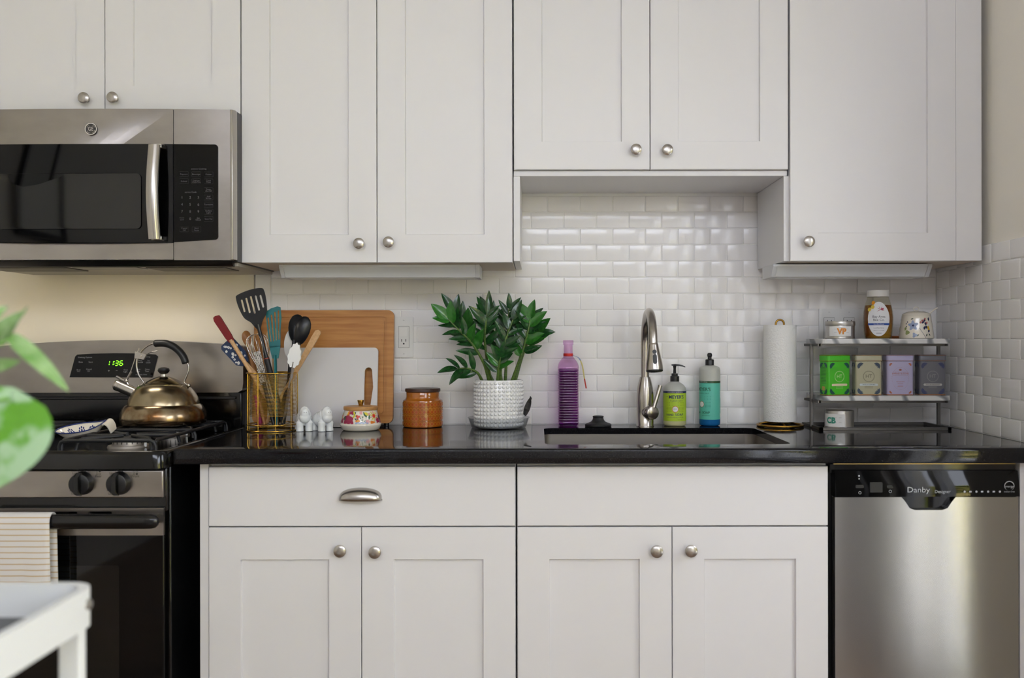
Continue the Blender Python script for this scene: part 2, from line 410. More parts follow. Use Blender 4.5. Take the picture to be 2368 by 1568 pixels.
BD = .61
def bxx(px): return XD(px, BD)
def bz(py): return ZD(py, BD)
def base(px0, px1, split, label, kn, drawer_name, pull, filler=None):
    x0, x1 = bxx(px0), bxx(px1)
    t = thing('base_cabinet', ((x0+x1)/2, -.3, 0), label, 'cabinet')
    MB().box(x0, x1, -.588, -.012, .10, .66).build('body', white, t, smooth=None)
    bs = MB()                                     # upper rails and sides, open in the middle
    bs.box(x0, x0+.018, -.588, -.012, .66, .874); bs.box(x1-.018, x1, -.588, -.012, .66, .874); bs.box(x0+.018, x1-.018, -.588, -.57, .66, .874)
    bs.build('face_frame', white, t, smooth=None)
    MB().box(x0, x1, -.53, -.02, 0, .10).build('toe_kick', blackpl, t, smooth=None)
    dr = MB().box(x0+gp, x1-gp, -BD, -BD+.019, bz(1216), bz(1079)).build(drawer_name, white, t, bevel=.0015)
    xs = bxx(split)
    z0 = .115; z1 = bz(1219.5)
    door(t, x0+gp, xs-gp, z0, z1, -BD, .0805, knob=(bxx(kn[0][0]), bz(kn[0][1])))
    door(t, xs+gp, x1-gp, z0, z1, -BD, .0805, knob=(bxx(kn[1][0]), bz(kn[1][1])))
    if filler: MB().box(bxx(filler), x0-.0008, -.605, -.3, .03, .874).build('filler_strip', white, t, bevel=.001)
    if pull:
        c = Vector((bxx(833.5), -BD, bz(1144))); w, h, dp = .053, .0195, .026
        mb = MB(); n = 18; m = 8; loops = []
        for j in range(m+1):
            b = PI/2*j/m                                # from the outer rim on the drawer to the front lip
            lp = []
            for i in range(n+1):
                a = PI*i/n
                lp.append(c+Vector((w*math.cos(a), -dp*math.sin(b)*math.sin(a)**.5, -.012+h*1.55*math.sin(a)**.6*math.cos(b)**.8)))
            loops.append(lp)
        vs = [q for l in loops for q in l]; k = n+1
        mb.add(vs, [(j*k+i, j*k+i+1, (j+1)*k+i+1, (j+1)*k+i) for j in range(m) for i in range(n)])
        pu = mb.build('cup_pull', nickel, dr, smooth=60)
        so = pu.modifiers.new('thick', 'SOLIDIFY'); so.thickness = .0018
        MB().shape([rrect(c.x-w-.001, c.x+w+.001, c.z-.0135, c.z-.0105, .001)], .002, frontM(0, -BD-.001, 0)).build('pull_rim', nickel, dr)
    return t
base(481, 1192, 835, 'white base cabinet with a cup pull drawer next to the range', ((789, 1270), (869, 1273)), 'drawer', True, filler=460)
base(1195, 1915, 1553.5, 'white sink base cabinet with a plain false front beside the dishwasher', ((1516, 1272), (1595, 1271)), 'false_front', False)
tag(MB().box(bxx(2357), RX-.009, -.612, -.012, .0, .874).build('end_panel', white, bevel=.001, loc=(bxx(2362), -.3, 0)), 'white end panel between dishwasher and tiled wall', 'panel')

# ------------------------------------------------------------------ counter with undermount sink
CT, CB = .914, .876; CFD = .648
SX0, SX1, SD0, SD1 = .020, .652, .125, .560
cx0, cx1 = XD(401, CFD), RX-.0085
SLB = .896
mb = MB()
mb.shape([[(cx0, .0015), (cx1, .0015), (cx1, .575), (cx0, .575)], rrect(SX0, SX1, SD0, SD1, .03, 6)], CT-SLB,
         Matrix(((1, 0, 0, 0), (0, -1, 0, 0), (0, 0, 1, (CT+SLB)/2), (0, 0, 0, 1))))
fp_ = [(-.575, CT)]+[(-CFD+.007-.007*math.sin(PI/2*i/5), CT-.007+.007*math.cos(PI/2*i/5)) for i in range(6)]+[(-CFD+.004-.004*math.cos(PI/2*i/3), CB+.004-.004*math.sin(PI/2*i/3)) for i in range(4)]+[(-.605, CB), (-.605, SLB), (-.575, SLB)]
mb.loft([[(x, y, z) for y, z in fp_] for x in (cx0, cx1)])
tag(mb.build('countertop', counter_m, smooth=30, loc=(.2, -.3, CB)), 'polished black granite countertop along the tiled wall', 'countertop')
sk = thing('kitchen_sink', ((SX0+SX1)/2, -.34, .69), 'stainless steel undermount sink set in the black counter', 'sink')
mb = MB(); e = .004
def sl(x, z, r): return [(a, -b, z) for a, b in rrect(SX0-x, SX1+x, SD0-x, SD1+x, r, 6)]
mb.loft([sl(.012, SLB-.0006, .03), sl(e, SLB-.0006, .03), sl(e, .70, .03), sl(-.03, .675, .02), sl(-.03, .673, .02), sl(e+.0015, .69, .03), sl(e+.0015, SLB-.002, .03), sl(.012, SLB-.002, .03)], cap0=False, cap1=False, closed=True)
mb.build('basin', mat('sink_steel', '#b0aaa3', .33, 1., bump=(200, .04, (.05, 1, 1))), sk)
MB().shape([rrect(SX0+.02, SX1-.02, SD0+.02, SD1-.02, .02)], .002, Matrix(((1, 0, 0, 0), (0, -1, 0, 0), (0, 0, 1, .6745), (0, 0, 0, 1)))).build('basin_floor', MATS['sink_steel'], sk)
MB().lathe([(.0, .677), (.04, .677), (.045, .6755), (.045, .674)], ((SX0+SX1)/2, -.34, 0)).build('drain', chrome, sk)

# ------------------------------------------------------------------ dishwasher
t = thing('dishwasher', (bxx(2138), -.3, 0), 'stainless steel dishwasher with black control panel under the counter', 'dishwasher')
dx0, dx1 = bxx(1929), bxx(2352)
MB().box(bxx(1918), dx1+.002, -.58, -.012, .02, .862).build('tub', blackpl, t, smooth=None)
MB().box(bxx(1922), dx1, -.60, -.58, ZD(1093, .6)-.002, .868).build('top_trim', enamel, t, smooth=None)
MB().box(dx0, dx1, -.604, -.598, .8685, .8705).build('trim_strip', mat('dull_brass_strip', '#a89058', .3, 1.), t, smooth=None)
zc1, zc0 = ZD(1090, .62), ZD(1151, .62)
mb = MB(); n = 8
prof = [(-.600, zc1)]+[(-.612-.010*math.sin(PI/2*i/n), zc1-(zc1-zc0)*(.02+.96*i/n)) for i in range(n+1)]+[(-.600, zc0), (-.582, zc0), (-.582, zc1)]
mb.loft([[(x, y, z) for y, z in prof] for x in (dx0, dx1)])
cp = mb.build('control_panel', blackgl, t, smooth=25)
hx0, hx1, hz0 = XD(2088, .615), XD(2206, .615), ZD(1181, .615)
zd1 = zc0-.0008; nS = 6
notch = [(hx0-.004, zd1), (hx0+.006, zd1-.012), (hx0+.016, hz0+.005), (hx0+.03, hz0), (hx1-.03, hz0), (hx1-.016, hz0+.005), (hx1-.006, zd1-.012), (hx1+.004, zd1)]
mb = MB().shape([[(dx0, .11), (dx1, .11), (dx1, zd1)]+list(reversed(notch))+[(dx0, zd1)]], .022, frontM(0, -.604, 0))
dwd = mb.build('door', steel_dw, t, bevel=.003, seg=3)
mb = MB().shape([[(a, b+.0005) for a, b in notch]], .004, frontM(0, -.5955, 0))
mb.build('pocket_handle', blackgl, t)
MB().box(dx0, dx1, -.59, -.05, .02, .105).build('kick_plate', blackpl, t, smooth=None)
yc = -.6235
def pl(px, py, y=yc): return lambda u, v: (XD(px, .62)+u, y, ZD(py, .62)+v)
mb = MB()
mb.text('Danby', .019, pl(2122, 1134), .0, sx=1.15); mb.text('Designer', .011, pl(2178, 1138), sx=1.0)
mb.patch(pl(1985, 1101), circ(0, 0, .0022, 10)); mb.patch(pl(1985, 1108), circ(0, 0, .0017, 10))
for k, px in enumerate((2229, 2242, 2256, 2269, 2283, 2296, 2310)): mb.patch(pl(px, 1138), circ(0, 0, .0028, 10) if k % 2 == 0 else rrect(-.003, .003, -.002, .002, .0006))
mb.shape([circ(0, 0, .0036, 16), circ(0, 0, .0028, 16)], .0001, frontM(XD(1987, .62), yc, ZD(1140, .62)))
mb.shape([circ(0, 0, .0036, 16), circ(0, 0, .0028, 16)], .0001, frontM(XD(2057, .62), yc, ZD(1137, .62)))
ex, ez = XD(2332, .62), ZD(1126, .62)
mb.shape([circ(0, .0015, .0125, 24, .012), circ(0, .0005, .0112, 24, .011)], .0001, frontM(ex, yc, ez))
mb.text('energy', .0085, lambda u, v: (ex+u-.001, yc, ez+v), .0); mb.text('ENERGY STAR', .0042, lambda u, v: (ex+u, yc, ez-.0135+v))
mb.build('lettering', mat('panel_print', '#b9bcc0', .5), cp, smooth=None)
mb = MB()
for px, py, w, h in ((1987, 1126, .010, .0035), (2025, 1128, .0155, .0125), (2057, 1127, .007, .003)): mb.shape([rrect(-w, w, -h, h, .002)], .003, frontM(XD(px, .62), -.6215, ZD(py, .62)))
mb.build('button', blackpl, cp, bevel=.0006)

# ------------------------------------------------------------------ range
RX0, RX1 = -1.656, -.896; RC = (RX0+RX1)/2
st = thing('gas_range', (RC, -.35, 0), 'black and stainless gas range beside the base cabinets', 'range')
MB().box(RX0, RX1, -.655, -.03, .03, .885).build('body', enamel, st, bevel=.003)
for x in (RX0+.06, RX1-.06):
    for y in (-.6, -.1): MB().lathe([(.02, 0), (.02, .031)], (x, y, 0), 12).build('foot', blackpl, st)
mb = MB()                                                     # cooktop tray with raised rim
def ct(i, z, r=.03): return [(a, -b, z) for a, b in rrect(RX0+i, RX1-i, .055+i, .695-i, r, 5)]
mb.loft([ct(0, .872), ct(-.0, .905), ct(.004, .912), ct(.012, .9145), ct(.022, .913), ct(.03, .905), ct(.06, .903)])
mb.build('cooktop', enamel, st, smooth=60)
MB().box(RX0+.004, RX1-.004, -.668, -.60, .765, .872).build('front_frame', enamel, st, bevel=.004)
zk = ZD(1117, .69)
cpn = MB().box(RX0+.012, RX1-.008, -.682, -.66, ZD(1150, .68), ZD(1086, .68)).build('control_panel', steel, st, bevel=.003)
kx = (XD(187, .69), XD(273, .69))
for x in (2*RC-kx[1], 2*RC-kx[0], kx[0], kx[1]):
    mb = MB(); mb.lathe([(.0285, 0), (.028, .004), (.026, .012), (.0245, .02), (.022, .0215), (0, .0215)], (x, -.682, zk), 32, axis=(0, -1, 0))
    kb = mb.build('control_knob', blackpl, st)
    MB().loft([[(x-.007*s_, -.700, zk-.0275), (x+.007*s_, -.700, zk-.0275), (x+.0065*s_, y, zk-.024*s_), (x+.0065*s_, y, zk+.024*s_), (x+.007*s_, -.700, zk+.0275), (x-.007*s_, -.700, zk+.0275), (x-.0065*s_, y, zk+.024*s_), (x-.0065*s_, y, zk-.024*s_)] for y, s_ in ((-.6995, 1), (-.711, .95), (-.716, .75))]).build('grip', enamel, kb, bevel=.0015)
mb = MB(); yp = -.6824
for x, wd, q in ((kx[0], 'Rear', 1), (kx[1], 'Front', 3)):
    f_ = lambda ax, az: (lambda u, v: (x+ax+u, yp, zk+az+v))
    mb.text('Off', .0085, f_(-.005, .0285)); mb.text('Lo', .0075, f_(-.021, .0235)); mb.text('Hi', .0075, f_(-.0275, -.018)); mb.text('Lite', .0075, f_(-.022, -.0255))
    mb.patch(f_(.0065, .0295), circ(0, 0, .0018, 8)); mb.text(wd, .0085, f_(.038, .0165))
    for k in range(4):
        ax, az = .035+.0065*(k % 2), .0285-.0065*(k//2)
        if k == q: mb.patch(f_(ax, az), circ(0, 0, .0025, 10))
        else: mb.shape([circ(0, 0, .0025, 12), circ(0, 0, .0018, 12)], .0001, frontM(x+ax, yp, zk+az))
mb.build('lettering', dark_print, cpn, smooth=None)
# oven door
OY = -.678
dr = MB().box(RX0+.010, RX1-.010, -.672, -.658, .15, ZD(1174, .68)).build('oven_door', blackgl, st, bevel=.003)
zt0, zt1 = ZD(1237, .68), ZD(1174, .68)
slots = []
for a, b in ((203, 258), (42, 178), (-70, 15)): slots.append(rrect(XD(a, .68), XD(b, .68), ZD(1189, .68), ZD(1182, .68), .0033))
MB().shape([[(RX0+.010, zt0), (RX1-.008, zt0), (RX1-.008, zt1), (RX0+.010, zt1)]]+slots, .008, frontM(0, -.6755, 0)).build('door_trim', steel, dr, bevel=.0012)
MB().shape([rrect(2*RC-XD(272, .68), XD(272, .68), .27, ZD(1308, .68), .006)], .0012, frontM(0, -.6722, 0)).build('oven_window', mat('oven_window_glass', '#0b0c0a', .05), dr)
hz = ZD(1204.5, .715)
mb = MB(); lo = []
for x, sy, sz in ((2*RC+.918, .5, .6), (2*RC+.93, .9, .9), (2*RC+.95, 1, 1), (-.95, 1, 1), (-.925, 1, .98), (-.912, .8, .85), (-.906, .45, .5)):
    lo.append([(x, -.715+.011*sy*math.cos(a), hz+.0175*sz*math.sin(a)) for a in [2*PI*i/14 for i in range(14)]])
if lo[0][0][0] > lo[-1][0][0]: pass
xl = RX0+.012
lo = []
for x, sy, sz in ((xl, .5, .6), (xl+.008, .9, .9), (xl+.03, 1, 1), (RX1-.04, 1, 1), (RX1-.022, 1, .98), (RX1-.012, .8, .85), (RX1-.006, .45, .5)):
    lo.append([(x, -.717+.012*sy*math.cos(2*PI*i/14), hz+.0175*sz*math.sin(2*PI*i/14)) for i in range(14)])
mb.loft(lo)
for x in (xl+.02, RX1-.03): mb.box(x-.012, x+.012, -.712, -.679, hz-.011, hz+.011)
mb.build('door_handle', mat('handle_black', '#0a0a0b', .22), dr)
MB().box(RX0+.010, RX1-.010, -.672, -.655, .035, .145).build('storage_drawer', enamel, st, bevel=.003)
# backguard
BY = -.092
arc = [(RX0+.004+(RX1-RX0-.008)*i/24, 1.163+.0185*(1-((i-12)/12)**2)) for i in range(25)]
poly = [(RX0+.02, 1.021), (RX1-.02, 1.021), (RX1-.006, 1.029), (RX1-.003, 1.05)]+list(reversed(arc))+[(RX0+.003, 1.05), (RX0+.006, 1.029)]
bgd = MB().shape([poly], .07, frontM(0, BY+.035, 0)).build('backguard', steel, st, bevel=.004)
MB().box(RX0+.012, RX1-.012, -.076, -.018, .88, 1.023).build('backsplash_panel', enamel, st, bevel=.004)
MB().box(RX0+.03, RX1-.03, -.0835, -.076, .999, 1.008).build('vent_lip', blackpl, st, bevel=.002)
def bp(px, py): return (XD(px, .094), ZD(py, .094))
scr = [bp(161, 871), bp(352, 872), bp(365, 823), bp(360, 818.5), bp(318, 816), bp(262, 815.5), bp(215, 816.5), bp(179, 818.5), bp(174, 823)]
dp = MB().shape([scr], .003, frontM(0, BY-.0012, 0)).build('display_panel', blackgl, bgd, bevel=.001)
mb = MB(); yq = BY-.0031
def dl(px, py): return lambda u, v: (bp(px, py)[0]+u, yq, bp(px, py)[1]+v)
for s_, px, py, sz in (('Cooking Options', 197, 825, .0062), ('Bake', 187, 836, .0065), ('Start', 210, 836, .0065), ('Broil', 182, 854, .006), ('Hi/Lo', 182, 857.5, .004), ('Cancel', 206, 852.5, .006), ('Off', 205, 857, .0055),
                       ('+', 252, 856.5, .012), ('\u2212', 270, 856.5, .012), ('Oven', 291, 854, .006), ('Light', 290.5, 858.5, .006), ('Settings', 342, 824, .005), ('Set', 344, 833, .006), ('Clock', 343, 837.5, .006), ('Timer', 324, 832.5, .006), ('On/Off', 324, 837, .006), ('Cook', 320, 853, .006), ('Time', 319, 857.5, .006), ('Delay', 341, 853, .006), ('Time', 340, 857.5, .006), ('Automatic Oven', 327, 865, .0052)):
    mb.text(s_, sz, dl(px, py))
mb.build('lettering', grey_print, dp, smooth=None)
SEG = {'1': 'bc', '3': 'abgcd', '6': 'afgecd'}
def seg_digit(mb, ch, px, py, w=.0092, h=.0165):
    t_ = .0022; sh = .16
    sg = {'a': ((0, h), (w, h)), 'g': ((0, h/2), (w, h/2)), 'd': ((0, 0), (w, 0)), 'f': ((0, h/2), (0, h)), 'e': ((0, 0), (0, h/2)), 'b': ((w, h/2), (w, h)), 'c': ((w, 0), (w, h/2))}
    for c in SEG[ch]:
        (a, b), (c2, d2) = sg[c]; e_ = .0011
        if b == d2: lp = [(a+e_, b), (a+e_+.001, b+t_/2), (c2-e_-.001, b+t_/2), (c2-e_, b), (c2-e_-.001, b-t_/2), (a+e_+.001, b-t_/2)]
        else: lp = [(a, b+e_), (a+t_/2, b+e_+.001), (a+t_/2, d2-e_-.001), (a, d2-e_), (a-t_/2, d2-e_-.001), (a-t_/2, b+e_+.001)]
        ox, oz = bp(px, py)
        mb.patch(lambda u, v: (ox+u+sh*v, yq-.0002, oz+v), lp)
mb = MB()
for ch, px in (('1', 245.5), ('1', 254.5), ('3', 266), ('6', 276.5)): seg_digit(mb, ch, px, 843.8, .0092, .0142)
for py in (835, 840.5): mb.patch(dl(264.6-(py-838)*.12, py), circ(0, 0, .0010, 8))
mb.build('clock_digits', mat('green_led', '#123d05', .5, emit=('#7dff1e', 3.0)), dp, smooth=None)
# burners and grates
burn_sil = mat('burner_alloy', '#a8a29a', .4, .8)
for bx_, by_ in ((-1.068, -.50), (-1.068, -.22), (2*RC+1.068, -.50), (2*RC+1.068, -.22)):
    mb = MB(); mb.lathe([(.052, .903), (.05, .908), (.041, .909), (.040, .921), (.037, .922), (0, .922)], (bx_, by_, 0), 36)
    bu = mb.build('burner', burn_sil, st)
    MB().lathe([(.041, .922), (.042, .925), (.038, .929), (.012, .930), (0, .930)], (bx_, by_, 0), 32).build('burner_cap', iron, bu)
    mb = MB()
    for k in range(20):
        a = 2*PI*k/20; mb.lathe([(.0012, .913), (.0012, .9215)], (bx_+.0402*math.cos(a), by_+.0402*math.sin(a), 0), 5)
    mb.build('flame_port', darkgap, bu)
    MB().lathe([(.0035, .905), (.0035, .917), (.002, .9175), (.002, .924)], (bx_+.049, by_-.012, 0), 10).build('igniter', porcelain, bu)
def grate(x0, x1):
    mb = MB(); zt = .9325; zb = .905; r = .0048
    def U(p, q, drop=True):
        p, q = Vector(p), Vector(q); dv = (q-p).normalized(); c = .014
        pts = [(p.x, p.y, zb), (p.x, p.y, zt-c), tuple(p+dv*c*.3+Vector((0, 0, zt-c*.3))), tuple(p+dv*c+Vector((0, 0, zt))), tuple(q-dv*c+Vector((0, 0, zt))), tuple(q-dv*c*.3+Vector((0, 0, zt-c*.3))), (q.x, q.y, zt-c), (q.x, q.y, zb)]
        mb.tube(pts, r, 8)
    for y in (-.625, -.362, -.105): U((x0, y, 0), (x1, y, 0))
    xm = (x0+x1)/2
    U((x0+.004, -.62, 0), (x0+.004, -.11, 0)); U((x1-.004, -.62, 0), (x1-.004, -.11, 0))
    for yc_ in (-.50, -.22):
        for sx in (-1, 1):
            for sy in (-1, 1):
                mb.tube([(xm+sx*.095, yc_+sy*.09, zb), (xm+sx*.092, yc_+sy*.088, zt-.012), (xm+sx*.085, yc_+sy*.08, zt), (xm+sx*.012, yc_+sy*.012, zt+.001)], r, 8)
            mb.tube([(xm+sx*((x1-x0)/2-.004), yc_, zt), (xm+sx*.02, yc_, zt)], r*.95, 8)
    mb.build('grate', iron, st)
grate(-1.185, -.945); grate(2*RC+.945, 2*RC+1.185)

# dish towel over the oven door handle
tw = MB(); xs0, xs1 = XD(-60, .735), XD(113, .735); prof = []
for k in range(9): prof.append((-.717+.0168*math.cos(math.radians(180-25-130*(1-k/8)))*.95-.0, hz+.0195*1.02*math.sin(math.radians(25+130*k/8))))
front = [(-.7345, hz-.01-.028*k) for k in range(9)]; back = [(-.701, hz-.01-.028*k) for k in range(7)]
top = [(-.717+.0175*math.cos(math.radians(a)), hz+.0215*math.sin(math.radians(a))) for a in range(0, 181, 20)]
path = list(reversed(back))+[(y, z) for y, z in top]+front
vs = []; nx = 14
for i, (y, z) in enumerate(path):
    for j in range(nx+1):
        u = j/nx; fr_ = i > len(back)+len(top)-2; dz = max(0, hz-z)
        ww = .0035*math.sin(u*9+.4)*min(1, dz*7)*(1 if fr_ else .3)
        x = xs0+(xs1-xs0)*u+(.004*dz/.2 if u > .9 else 0)
        vs.append((x, y-(abs(ww)+ww*.5 if fr_ else -.0), z+.002*math.sin(u*5)*min(1, dz*5)))
tw.add(vs, [(i*(nx+1)+j, i*(nx+1)+j+1, (i+1)*(nx+1)+j+1, (i+1)*(nx+1)+j) for i in range(len(path)-1) for j in range(nx)])
def towel_mat():
    m = mat('towel_cloth', '#e6e2de', .9, bump=(900, .5)); nt = m.node_tree; b = nt.nodes['Principled BSDF']
    tc = nt.nodes.new('ShaderNodeTexCoord'); w = nt.nodes.new('ShaderNodeTexWave'); w.bands_direction = 'Z'; w.inputs['Scale'].default_value = 23; w.inputs['Distortion'].default_value = .25
    nt.links.new(tc.outputs['Object'], w.inputs[0]); r = nt.nodes.new('ShaderNodeValToRGB'); e = r.color_ramp.elements
    e[0].position = .86; e[0].color = (*hx('#e6e2de'), 1); e[1].position = .95; e[1].color = (*hx('#cdb38c'), 1)
    nt.links.new(w.outputs[0], r.inputs[0]); nt.links.new(r.outputs[0], b.inputs['Base Color']); return m
to = tw.build('dish_towel', towel_mat(), smooth=80, loc=(XD(40, .735), -.72, hz-.24))
so = to.modifiers.new('thick', 'SOLIDIFY'); so.thickness = .0025; so.offset = 0
tag(to, 'white dish towel with thin tan stripes over the oven handle', 'towel')

# ------------------------------------------------------------------ microwave
MX0, MX1 = ux(243)-(x_a-ux(243))+.001, XD(545, .385)
mz0, mz1 = ZD(600, .40), uz(264)-.001
mw = thing('microwave', ((MX0+MX1)/2, -.2, mz0), 'stainless over the range microwave with curved handle', 'microwave')
MB().box(MX0, MX1-.0005, -.368, -.012, mz0-.004, mz1).build('body', blackpl, mw, bevel=.002)
mxs = XD(401, .40); MC = (MX0+MX1)/2
def bow(x): return -.402+.012*((x-MC)/(.38))**2
def bowed(mb, loops, t, off=0., mi=0):
    """outline in (x, z) bent along the bowed front"""
    o = len(mb.v); mb.shape(loops, t, frontM(0, 0, 0), mi)
    for i in range(o, len(mb.v)):
        x, y, z = mb.v[i]; mb.v[i] = (x, y+bow(x)+off, z)
    return mb
def sub_rect(x0, x1, z0, z1, r=0, n=14):
    if r: base_ = rrect(x0, x1, z0, z1, r)
    else: base_ = [(x1, z1), (x0, z1), (x0, z0), (x1, z0)]
    out = []
    for i, p in enumerate(base_):
        q = base_[(i+1) % len(base_)]; k = max(1, int(abs(q[0]-p[0])/.04))
        out += [(p[0]+(q[0]-p[0])*j/k, p[1]+(q[1]-p[1])*j/k) for j in range(k)]
    return out
wz0, wz1 = ZD(557, .40), ZD(332, .40)
def wz0f(x): return wz0-.006*(1-((x-MC)/.38)**2)
md = bowed(MB(), [sub_rect(MX0, mxs-.0008, mz0, mz1)], .03, .016).build('door', steel, mw, bevel=.002)
gl = [(mxs-.0008, wz1), (MX0+.03, wz1), (MX0+.03, wz0)]+[(MX0+.03+(mxs-.0008-MX0-.03)*i/10, wz0f(MX0+.03+(mxs-MX0-.03)*i/10)) for i in range(11)]
top_ = [(mxs-.0008+(MX0+.03-mxs)*i/10, wz1) for i in range(10)]
bowed(MB(), [top_+gl[1:]], .003, .0).build('door_glass', blackgl, md)
bowed(MB(), [sub_rect(2*((MX0+mxs)/2)-XD(327, .40)+.03, XD(327, .40), ZD(528, .40), ZD(400, .40), .012)], .0012, -.0012).build('window_screen', mat('microwave_window', '#171614', .05), md)
cpm = bowed(MB(), [sub_rect(mxs+.0008, MX1-.006, mz0, mz1)], .03, .016).build('control_side', steel, mw, bevel=.004)
cgl = bowed(MB(), [[(mxs+.001, wz0-.002)]+rrect(mxs+.01, XD(503, .40), wz0+.005, wz1, .009)[-6:]+[q for q in rrect(mxs+.01, XD(503, .40), wz0+.005, wz1, .009)[:6]]+[(mxs+.001, wz1)]], .003, .0).build('control_glass', blackgl, cpm)
MB().loft([[(MX1-.016, -.374, z), (MX1-.012, -.3925, z), (MX1-.006, -.394, z), (MX1, -.385, z), (MX1, -.369, z), (MX1-.008, -.368, z)] for z in (mz0+.001, mz1-.001)]).build('side_trim', nickel, mw, bevel=.001)
mb = MB()
def ml(px, py): return lambda u, v: (XD(px, .40)+u, bow(XD(px, .40))-.0019, ZD(py, .40)+v)
KEYS = [('Convenience Cooking', 453.5, 389, .0062), ('Popcorn', 425.5, 401.5, .006), ('Beverage', 453.5, 401.5, .006), ('Potato', 481.5, 401.5, .006), ('Reheat', 425.5, 418, .006), ('Defrost', 453.5, 416.5, .006), ('Weight/Time', 453.5, 420, .0045), ('Cook', 481.5, 416, .006), ('Time', 481.5, 420, .006), ('Express Cook', 439.5, 443, .0062),
        ('Timer', 481.5, 436.5, .006), ('On/Off', 481.5, 440.5, .006), ('Add', 481.5, 453, .006), ('30 Sec', 481.5, 457.5, .006), ('Turntable', 481.5, 471.5, .006), ('Surface', 481.5, 486, .006), ('Light', 481.5, 490.5, .006), ('Vent Fan', 481.5, 505, .006), ('Power', 421, 502.5, .005), ('Level', 421, 507, .005), ('Set', 458, 503, .006), ('Clock', 458, 507, .006), ('Cancel', 426, 526.5, .006), ('Off', 426, 531.5, .006), ('Start', 454, 526.5, .006), ('Pause', 454, 531.5, .006)]
for s_, px, py, sz in KEYS: mb.text(s_, sz, ml(px, py))
for i in range(9): mb.text(str(i+1), .0098, ml(421+18.6*(i % 3), 455.5+16.3*(i//3)))
mb.text('0', .0098, ml(439.6, 505))
mb.build('lettering', mat('key_print', '#5c5c5f', .6), cgl, smooth=None)
mb = MB()
for px, py in ((425.5, 401.5), (453.5, 401.5), (481.5, 401.5), (425.5, 418), (453.5, 418), (481.5, 418), (481.5, 438.5), (481.5, 455), (481.5, 471.5), (481.5, 488), (481.5, 505), (426, 529), (454, 529)):
    w, h = .0125, .0072; mb.shape([rrect(-w, w, -h, h, .002, 3), rrect(-w+.0005, w-.0005, -h+.0005, h-.0005, .0015, 3)], .0001, frontM(XD(px, .40), bow(XD(px, .40))-.0018, ZD(py, .40)))
mb.build('key_outline', mat('key_outline', '#2b2b2d', .6), cgl, smooth=None)
lx, lz = XD(212.5, .40), ZD(297.5, .40); ly = bow(lx)+.001
lg = MB().lathe([(.0165, 0), (.0165, .002), (.015, .0032), (.0125, .0026), (0, .0026)], (lx, ly, lz), 36, axis=(0, -1, 0)).build('badge', mat('badge_grey', '#4c4a49', .35, .6), md)
mb = MB(); mb.shape([circ(0, 0, .0162, 40), circ(0, 0, .0142, 40)], .001, frontM(lx, ly-.0033, lz))
mb.text('G', .0150, lambda u, v: (lx+u-.0038, ly-.0031, lz+v), sx=.75); mb.text('E', .0150, lambda u, v: (lx+u+.004, ly-.0031, lz+v), sx=.75)
for k in range(4):
    a0 = PI/2*k+.4; mb.tube([(lx+(.0105+.0015*math.sin(PI*i/6))*math.cos(a0+.9*i/6), ly-.0029, lz+(.0105+.0015*math.sin(PI*i/6))*math.sin(a0+.9*i/6)) for i in range(7)], .0005, 5)
mb.build('logo', chrome, lg, smooth=None)
# curved handle
hpts = []; hl = []
for i in range(17):
    u = i/16; py = 333+(552-333)*u; b_ = math.sin(PI*u)
    cxp = 366-13*b_; d_ = .427+.012*b_
    x = XD(357-6*b_, d_); z = ZD(py, d_)
    hl.append([(x-.0165, -d_+.006, z), (x-.014, -d_-.003, z), (x-.005, -d_-.0065, z), (x+.006, -d_-.006, z), (x+.014, -d_-.001, z), (x+.0155, -d_+.006, z), (x+.008, -d_+.010, z), (x-.008, -d_+.010, z)])
hh = MB().loft(hl).build('door_handle', nickel, md, smooth=50)
for py, s_ in ((336, 1), (549, -1)):
    x = XD(360, .42); z = ZD(py, .42)
    MB().loft([[(x-.012, y, z-.006), (x+.016+(.006 if y > -.41 else 0), y, z-.006), (x+.016+(.006 if y > -.41 else 0), y, z+.006), (x-.012, y, z+.006)] for y in (-.422, -.399)]).build('handle_mount', chrome, hh, bevel=.002)
# underside: sloped dark band, light plate and grilles
mb = MB(); mb.loft([[(x, -.385, mz0-.0005), (x, -.36, mz0-.0005), (x, -.355, mz0-.016), (x, -.368, mz0-.014)] for x in (MX0, MX1-.012)])
mb.build('lower_lip', blackpl, mw)
MB().box(MX0+.01, MX1-.004, -.353, -.02, mz0-.0135, mz0-.004).build('bottom_plate', mat('painted_plate', '#a9a297', .5), mw, bevel=.001)
for a, b in ((MX0+.03, MX0+.27), (MX1-.27, MX1-.05)):
    g = MB().box(a, b, -.33, -.20, mz0-.0165, mz0-.0136).build('filter', mat('grease_filter', '#6d685f', .5, .7, bump=(500, .6)), mw, bevel=.001)
MB().box(MC-.09, MC+.09, -.34, -.26, mz0-.0155, mz0-.0136).build('lamp_cover', mat('lamp_lens', '#3a3834', .3), mw, bevel=.001)
ml_ = bpy.data.lights.new('added_fill_lamp', 'AREA'); ml_.shape = 'RECTANGLE'; ml_.size = .16; ml_.size_y = .06; ml_.energy = .45; ml_.color = (1, .90, .78)  # weak warm lamp added to brighten the plaster behind the range
mlo = bpy.data.objects.new('added_fill_lamp', ml_); COL.objects.link(mlo); mlo.location = (MC, -.30, mz0-.0165)
for x in (MX0+.02, MX1-.03): MB().lathe([(.004, 0), (.004, .002), (0, .0025)], (x, -.34, mz0-.0135), 10, axis=(0, 0, -1)).build('screw', blackpl, mw)

